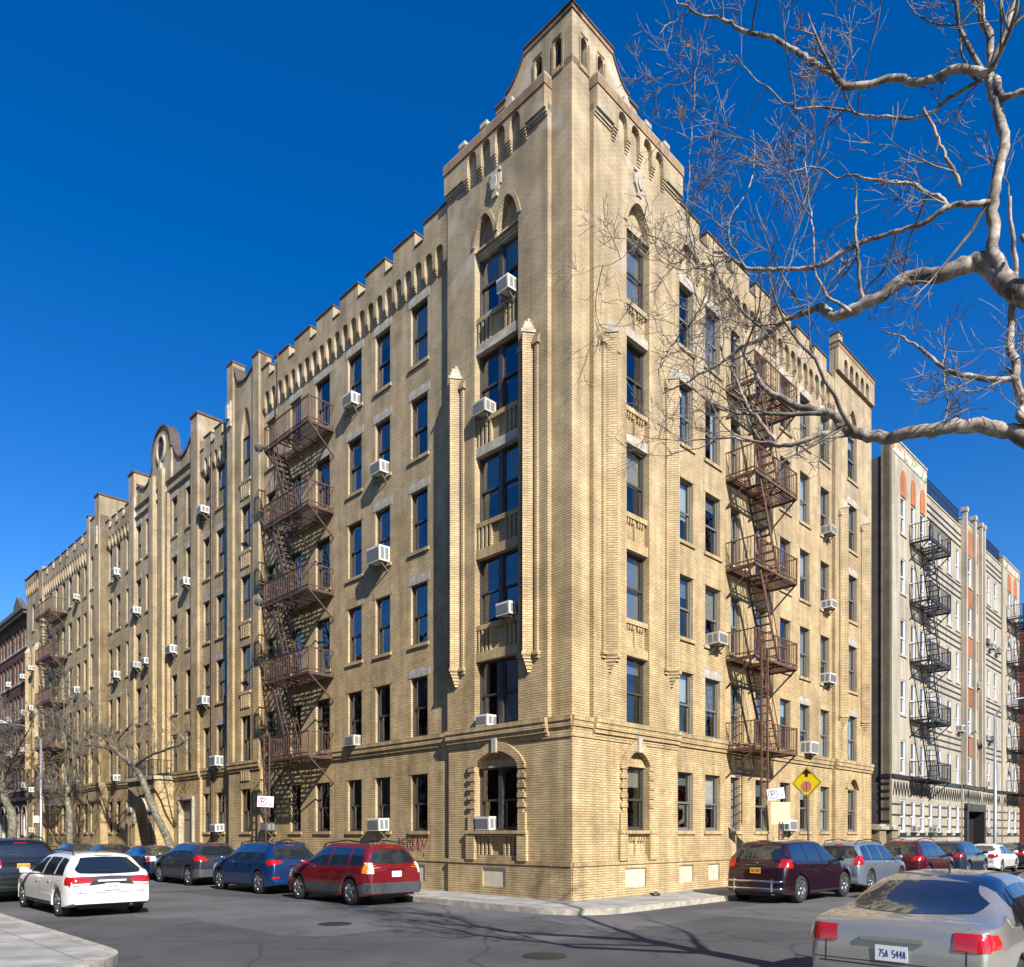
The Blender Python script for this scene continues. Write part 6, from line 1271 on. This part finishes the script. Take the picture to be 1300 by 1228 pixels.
# big plane tree over the right of the view: limbs as (x, y, z) metres; trunk stands on the near pavement
TB = Vector((6.35, 6.1, 0)); tree = empty('plane_tree', TB, 0, 'large bare plane tree in the right foreground, pale limbs reaching over the street', 'tree')
def IP(px, py, d): return Vector(((px-650)/973*d, d, 1.75+(1059-py)/973*d))-TB
tk = MB(); limb(tk, [(0, 0, -.1), (.05, .0, 1.5), (.0, .05, 3.2), (-.1, .1, 4.6), (-.2, .2, 5.6)], [.30, .24, .22, .19, .16], rt, 16)
ob('trunk', tk.mesh('trunk', 'bark', True), tree)
LB = MB(); TW = MB(); E1 = Vector((-.15, .18, 5.4)); E2 = Vector((-.08, .1, 4.5))
LIMBS = [
 # (points, radii, twigs per metre, twig len)
 ([E1, IP(1330, 388, 6.4), IP(1276, 360, 6.5), IP(1244, 330, 6.6), IP(1204, 346, 6.7), IP(1152, 354, 6.9), IP(1116, 378, 7.0), IP(1076, 397, 7.2), IP(1056, 400, 7.3), IP(1038, 388, 7.4)], [.15, .115, .10, .085, .07, .062, .055], 2.2, (.5, 1.1)),
 ([IP(1040, 390, 7.4), IP(1004, 404, 7.6), IP(972, 426, 7.7), IP(940, 442, 7.9), IP(912, 464, 8.1), IP(880, 480, 8.3), IP(842, 500, 8.5)], [.04, .03, .025, .018, .01], 4.5, (.4, .9)),
 ([IP(1276, 360, 6.5), IP(1262, 320, 6.5), IP(1259, 258, 6.5), IP(1270, 210, 6.5), IP(1276, 177, 6.5), IP(1263, 125, 6.6), IP(1256, 94, 6.6)], [.085, .062, .058, .055, .05], 2.0, (.4, 1.0)),
 ([IP(1256, 94, 6.6), IP(1258, 55, 6.6), IP(1243, 10, 6.6), IP(1236, -60, 6.6), IP(1250, -160, 6.6)], [.042, .038, .034, .03], 2, (.5, 1)),
 ([IP(1256, 94, 6.6), IP(1277, 40, 6.5), IP(1289, 0, 6.5), IP(1300, -70, 6.4), IP(1290, -200, 6.4)], [.042, .036, .034, .03], 2, (.5, 1)),
 ([IP(1262, 100, 6.6), IP(1276, 125, 6.5), IP(1300, 116, 6.4), IP(1345, 100, 6.3)], [.04, .032, .03], 2, (.5, 1)),
 ([IP(1254, 94, 6.6), IP(1211, 90, 6.7), IP(1171, 103, 6.8), IP(1134, 100, 6.9), IP(1080, 111, 7.0), IP(1056, 96, 7.1), IP(1027, 74, 7.2), IP(997, 55, 7.3), IP(945, 37, 7.4), IP(916, 22, 7.5), IP(879, 13, 7.6), IP(853, -2, 7.7)], [.045, .044, .04, .038, .034, .03, .024, .016, .008], 2.6, (.3, .8)),
 ([IP(879, 14, 7.6), IP(858, 28, 7.7), IP(842, 37, 7.7), IP(829, 57, 7.8)], [.009, .006, .003], 5, (.15, .35)),
 ([IP(1173, 137, 6.8), IP(1183, 160, 6.7), IP(1193, 185, 6.7), IP(1208, 212, 6.6), IP(1219, 238, 6.6)], [.016, .018, .022], 3, (.3, .7)),
 ([IP(1250, 100, 6.7), IP(1200, 130, 6.9), IP(1160, 150, 7.0), IP(1108, 148, 7.2), IP(1049, 138, 7.4), IP(1005, 135, 7.5), IP(968, 107, 7.6), IP(934, 70, 7.7)], [.022, .02, .015, .011, .006], 4, (.3, .7)),
 ([IP(1259, 258, 6.5), IP(1232, 256, 6.5), IP(1204, 262, 6.6), IP(1171, 284, 6.7), IP(1134, 295, 6.9), IP(1076, 317, 7.1), IP(1044, 336, 7.2), IP(1020, 341, 7.3), IP(980, 344, 7.5), IP(948, 340, 7.6), IP(924, 324, 7.8), IP(905, 320, 7.9)], [.034, .03, .026, .03, .026, .022, .014], 3.6, (.4, .9)),
 ([IP(1204, 262, 6.6), IP(1180, 245, 6.7), IP(1150, 232, 6.8), IP(1110, 230, 6.9), IP(1085, 222, 7), IP(1060, 224, 7.1), IP(1035, 212, 7.2), IP(1000, 222, 7.3)], [.024, .02, .016, .01, .006], 4.5, (.3, .7)),
 ([IP(1340, 585, 6.3), IP(1300, 560, 6.4), IP(1260, 542, 6.5), IP(1212, 540, 6.6), IP(1164, 548, 6.7), IP(1128, 556, 6.9), IP(1092, 551, 7.0), IP(1068, 536, 7.1), IP(1044, 524, 7.3), IP(1004, 512, 7.5), IP(972, 494, 7.7), IP(952, 462, 7.8), IP(932, 430, 8.0)], [.11, .085, .075, .07, .06, .045, .03, .018], 2.6, (.4, 1.0)),
 ([IP(1090, 552, 7.0), IP(1062, 544, 7.1), IP(1040, 553, 7.1), IP(1004, 566, 7.2), IP(960, 560, 7.4), IP(924, 557, 7.6), IP(860, 560, 8.0), IP(796, 550, 8.4)], [.045, .036, .03, .022, .014, .008, .004], 3.4, (.3, .8)),
 ([IP(985, 563, 7.3), IP(960, 530, 7.4), IP(944, 505, 7.5), IP(930, 470, 7.7), IP(915, 440, 7.9), IP(930, 400, 8.0)], [.024, .02, .014, .008], 4, (.3, .8)),
 ([Vector((-.02, .1, 5.0)), IP(1330, 540, 6.3), IP(1300, 512, 6.4), IP(1294, 488, 6.4), IP(1284, 440, 6.5), IP(1284, 390, 6.5), IP(1290, 330, 6.5), IP(1282, 250, 6.5)], [.08, .05, .045, .04, .03, .016], 2.4, (.5, 1)),
 ([IP(1292, 484, 6.4), IP(1244, 478, 6.5), IP(1208, 472, 6.6), IP(1172, 448, 6.8), IP(1152, 432, 6.9), IP(1120, 420, 7)], [.034, .028, .022, .014, .008], 4, (.3, .8)),
 ([IP(1244, 478, 6.5), IP(1200, 472, 6.6), IP(1204, 500, 6.6), IP(1200, 532, 6.7), IP(1178, 560, 6.7)], [.014, .012, .01, .006], 4, (.3, .6)),
 ([IP(1088, 230, 7.0), IP(1087, 280, 7.0), IP(1088, 330, 7.0), IP(1096, 386, 7.1)], [.01, .018, .026], 3, (.4, .8)),
 ([IP(1080, 396, 7.1), IP(1040, 360, 7.2), IP(1032, 300, 7.3), IP(1026, 240, 7.4), IP(1020, 180, 7.4)], [.022, .014, .01, .006], 4, (.3, .7)),
 ([IP(948, 342, 7.6), IP(930, 310, 7.7), IP(928, 280, 7.8), IP(950, 240, 7.8), IP(959, 200, 7.9), IP(956, 165, 8.0)], [.014, .012, .009, .004], 4, (.2, .5)),
 ([IP(885, 330, 8.0), IP(873, 280, 8.1), IP(874, 225, 8.1), IP(879, 150, 8.2), IP(882, 95, 8.2)], [.012, .01, .006, .003], 5, (.3, .6)),
 ([IP(924, 326, 7.8), IP(890, 340, 7.9), IP(860, 318, 8.0), IP(820, 298, 8.2), IP(790, 330, 8.4), IP(752, 342, 8.5)], [.013, .012, .009, .005, .003], 5, (.3, .7)),
 ([IP(842, 500, 8.5), IP(838, 470, 8.5), IP(860, 430, 8.4), IP(884, 400, 8.2), IP(900, 360, 8.1), IP(910, 330, 8.0)], [.006, .012, .014, .014], 5, (.3, .7)),
 ([IP(1300, 300, 6.3), IP(1330, 320, 6.2), E1+Vector((.05, 0, .2))], [.02, .04, .06], 2, (.4, .8)),
 ([E1, E1+Vector((.5, .6, 1.6)), E1+Vector((.9, 1.4, 3.0)), E1+Vector((.8, 2.2, 4.6))], [.12, .09, .06, .03], 2, (.7, 1.4)),
 ([E2, E2+Vector((.9, -.5, 1.2)), E2+Vector((2.0, -.8, 2.6)), E2+Vector((2.8, -.9, 4.4))], [.11, .08, .05, .03], 1.5, (.7, 1.4)),
 ([Vector((-.1, .1, 4.4)), IP(1340, 585, 6.3)], [.13, .11], 0, (0, 0)),
]
for P_, rd, pm_, (l0, l1) in LIMBS:
    mb = MB(); pts, rr = limb(mb, P_, [max(.0028, r*.74) for r in rd], rt, 12 if rd[0] > .03 else 6, 6, .12, .012)
    ob('branch', mb.mesh('branch', 'bark', True), tree)
    sprout(TW, pts, rr, rt, pm_*(1.6 if rd[0] > .05 else 2.0), l0*.8, l1*1.3, 2, .12, .36, (5, 4, 2), .0028, .013)
    sprout(TW, pts, rr, rt, pm_*.85, l0*1.5, l1*1.8, 3, .10, .62, (5, 4, 3, 2), .0028, .023)
ob('twigs', TW.mesh('twigs', 'bark_twig', True), tree, kind='stuff')
# trees on the left pavement
def small_tree(base, label, trunk, branches, rg, dens, tw=(.6, 1.6), minr=.006, matn='bark_olive'):
    e = empty('street_tree', base, 0, label, 'tree', 'bare trees on the left pavement'); t = MB(); limb(t, trunk[0], trunk[1], rg, 12, 5, .1); ob('trunk', t.mesh('trunk', matn, True), e); TT = MB()
    for P_, rd in branches:
        b = MB(); pts, rr = limb(b, P_, [r*.8 for r in rd], rg, 7, 5, .2, .03); ob('branch', b.mesh('branch', matn, True), e); sprout(TT, pts, rr, rg, dens*2.2, tw[0], tw[1], 2, .12, .3, (6, 4, 2), minr, .03)
    ob('twigs', TT.mesh('twigs', 'bark_twig', True), e, kind='stuff')
def LPt(px, py, n, base): 
    t = (px-650)/973; s = None
    cx = C0.x-S2*n; cy = C0.y-S2*n; s = (cx-t*cy)/(t*S2+S2); D = cy+S2*s
    return Vector((t*D, D, 1.75+(1059-py)*D/973))-base
b1 = WL(22.76, 1.6, 0); q = lambda px, py, n=1.6: LPt(px, py, n, b1)
small_tree(b1, 'leaning bare tree with smooth olive trunk in front of the arched entrance', ([Vector((0, 0, -.1)), q(215, 1071), q(199, 1036), q(182, 994), q(171, 974), q(154, 960), q(145, 950)], [.2, .17, .15, .12, .09]),
    [([q(145, 950), q(139, 944), q(133, 936), q(138, 930), q(141, 915)], [.10, .07, .05]), ([q(150, 955), q(122, 948), q(103, 945), q(88, 931), q(78, 915)], [.08, .06, .05, .03]), ([q(171, 974), q(194, 958), q(216, 950), q(234, 940), q(222, 925), q(210, 905)], [.09, .07, .05, .03]),
     ([q(150, 955), q(152, 938), q(165, 920), q(165, 900), q(160, 875)], [.06, .05, .03]), ([q(139, 944), q(120, 925), q(125, 900), q(110, 880)], [.05, .03, .02]), ([q(195, 957), q(195, 930), q(185, 900), q(190, 870)], [.04, .03, .02]), ([q(103, 945), q(108, 915), q(98, 890)], [.04, .02])], random.Random(6), 1.2, minr=.007)
b2 = WL(38.1, 1.6, 0); q2 = lambda px, py, n=1.6: LPt(px, py, n, b2)
small_tree(b2, 'slender bare tree with dense twigs before the far fire escape', ([Vector((0, 0, -.1)), q2(89, 1040), q2(86, 1015), q2(87, 1000)], [.2, .16, .13]),
    [([q2(87, 1005), q2(82, 980), q2(84, 950), q2(80, 915), q2(82, 880), q2(80, 850)], [.11, .08, .05, .03]), ([q2(87, 1010), q2(95, 985), q2(92, 950), q2(95, 915), q2(90, 885)], [.08, .06, .03]), ([q2(86, 1012), q2(78, 1008), q2(66, 1000), q2(60, 985)], [.06, .04]), ([q2(84, 950), q2(70, 930), q2(66, 900)], [.05, .03]), ([q2(87, 1020), q2(75, 1025), q2(74, 1030)], [.05, .03])], random.Random(9), 2.0, (.5, 1.3), .009)
b3 = WL(52.1, 1.6, 0); q3 = lambda px, py, n=1.6: LPt(px, py, n, b3)
small_tree(b3, 'pale thick trunked bare tree at the left edge before the brown house', ([Vector((0, 0, -.1)), q3(16, 1040), q3(8, 1019), q3(0, 997), q3(-12, 975)], [.34, .28, .24, .2]),
    [([q3(8, 1019), q3(4, 980), q3(10, 940), q3(20, 905)], [.12, .08, .04]), ([q3(2, 1000), q3(18, 960), q3(34, 930), q3(45, 905)], [.1, .06, .03]), ([q3(-12, 975), q3(-20, 930), q3(-10, 890)], [.14, .1, .05]), ([q3(2, 1005), q3(-14, 960), q3(5, 925), q3(0, 890)], [.1, .06, .03])], random.Random(12), 1.3, (.7, 1.8), .010)
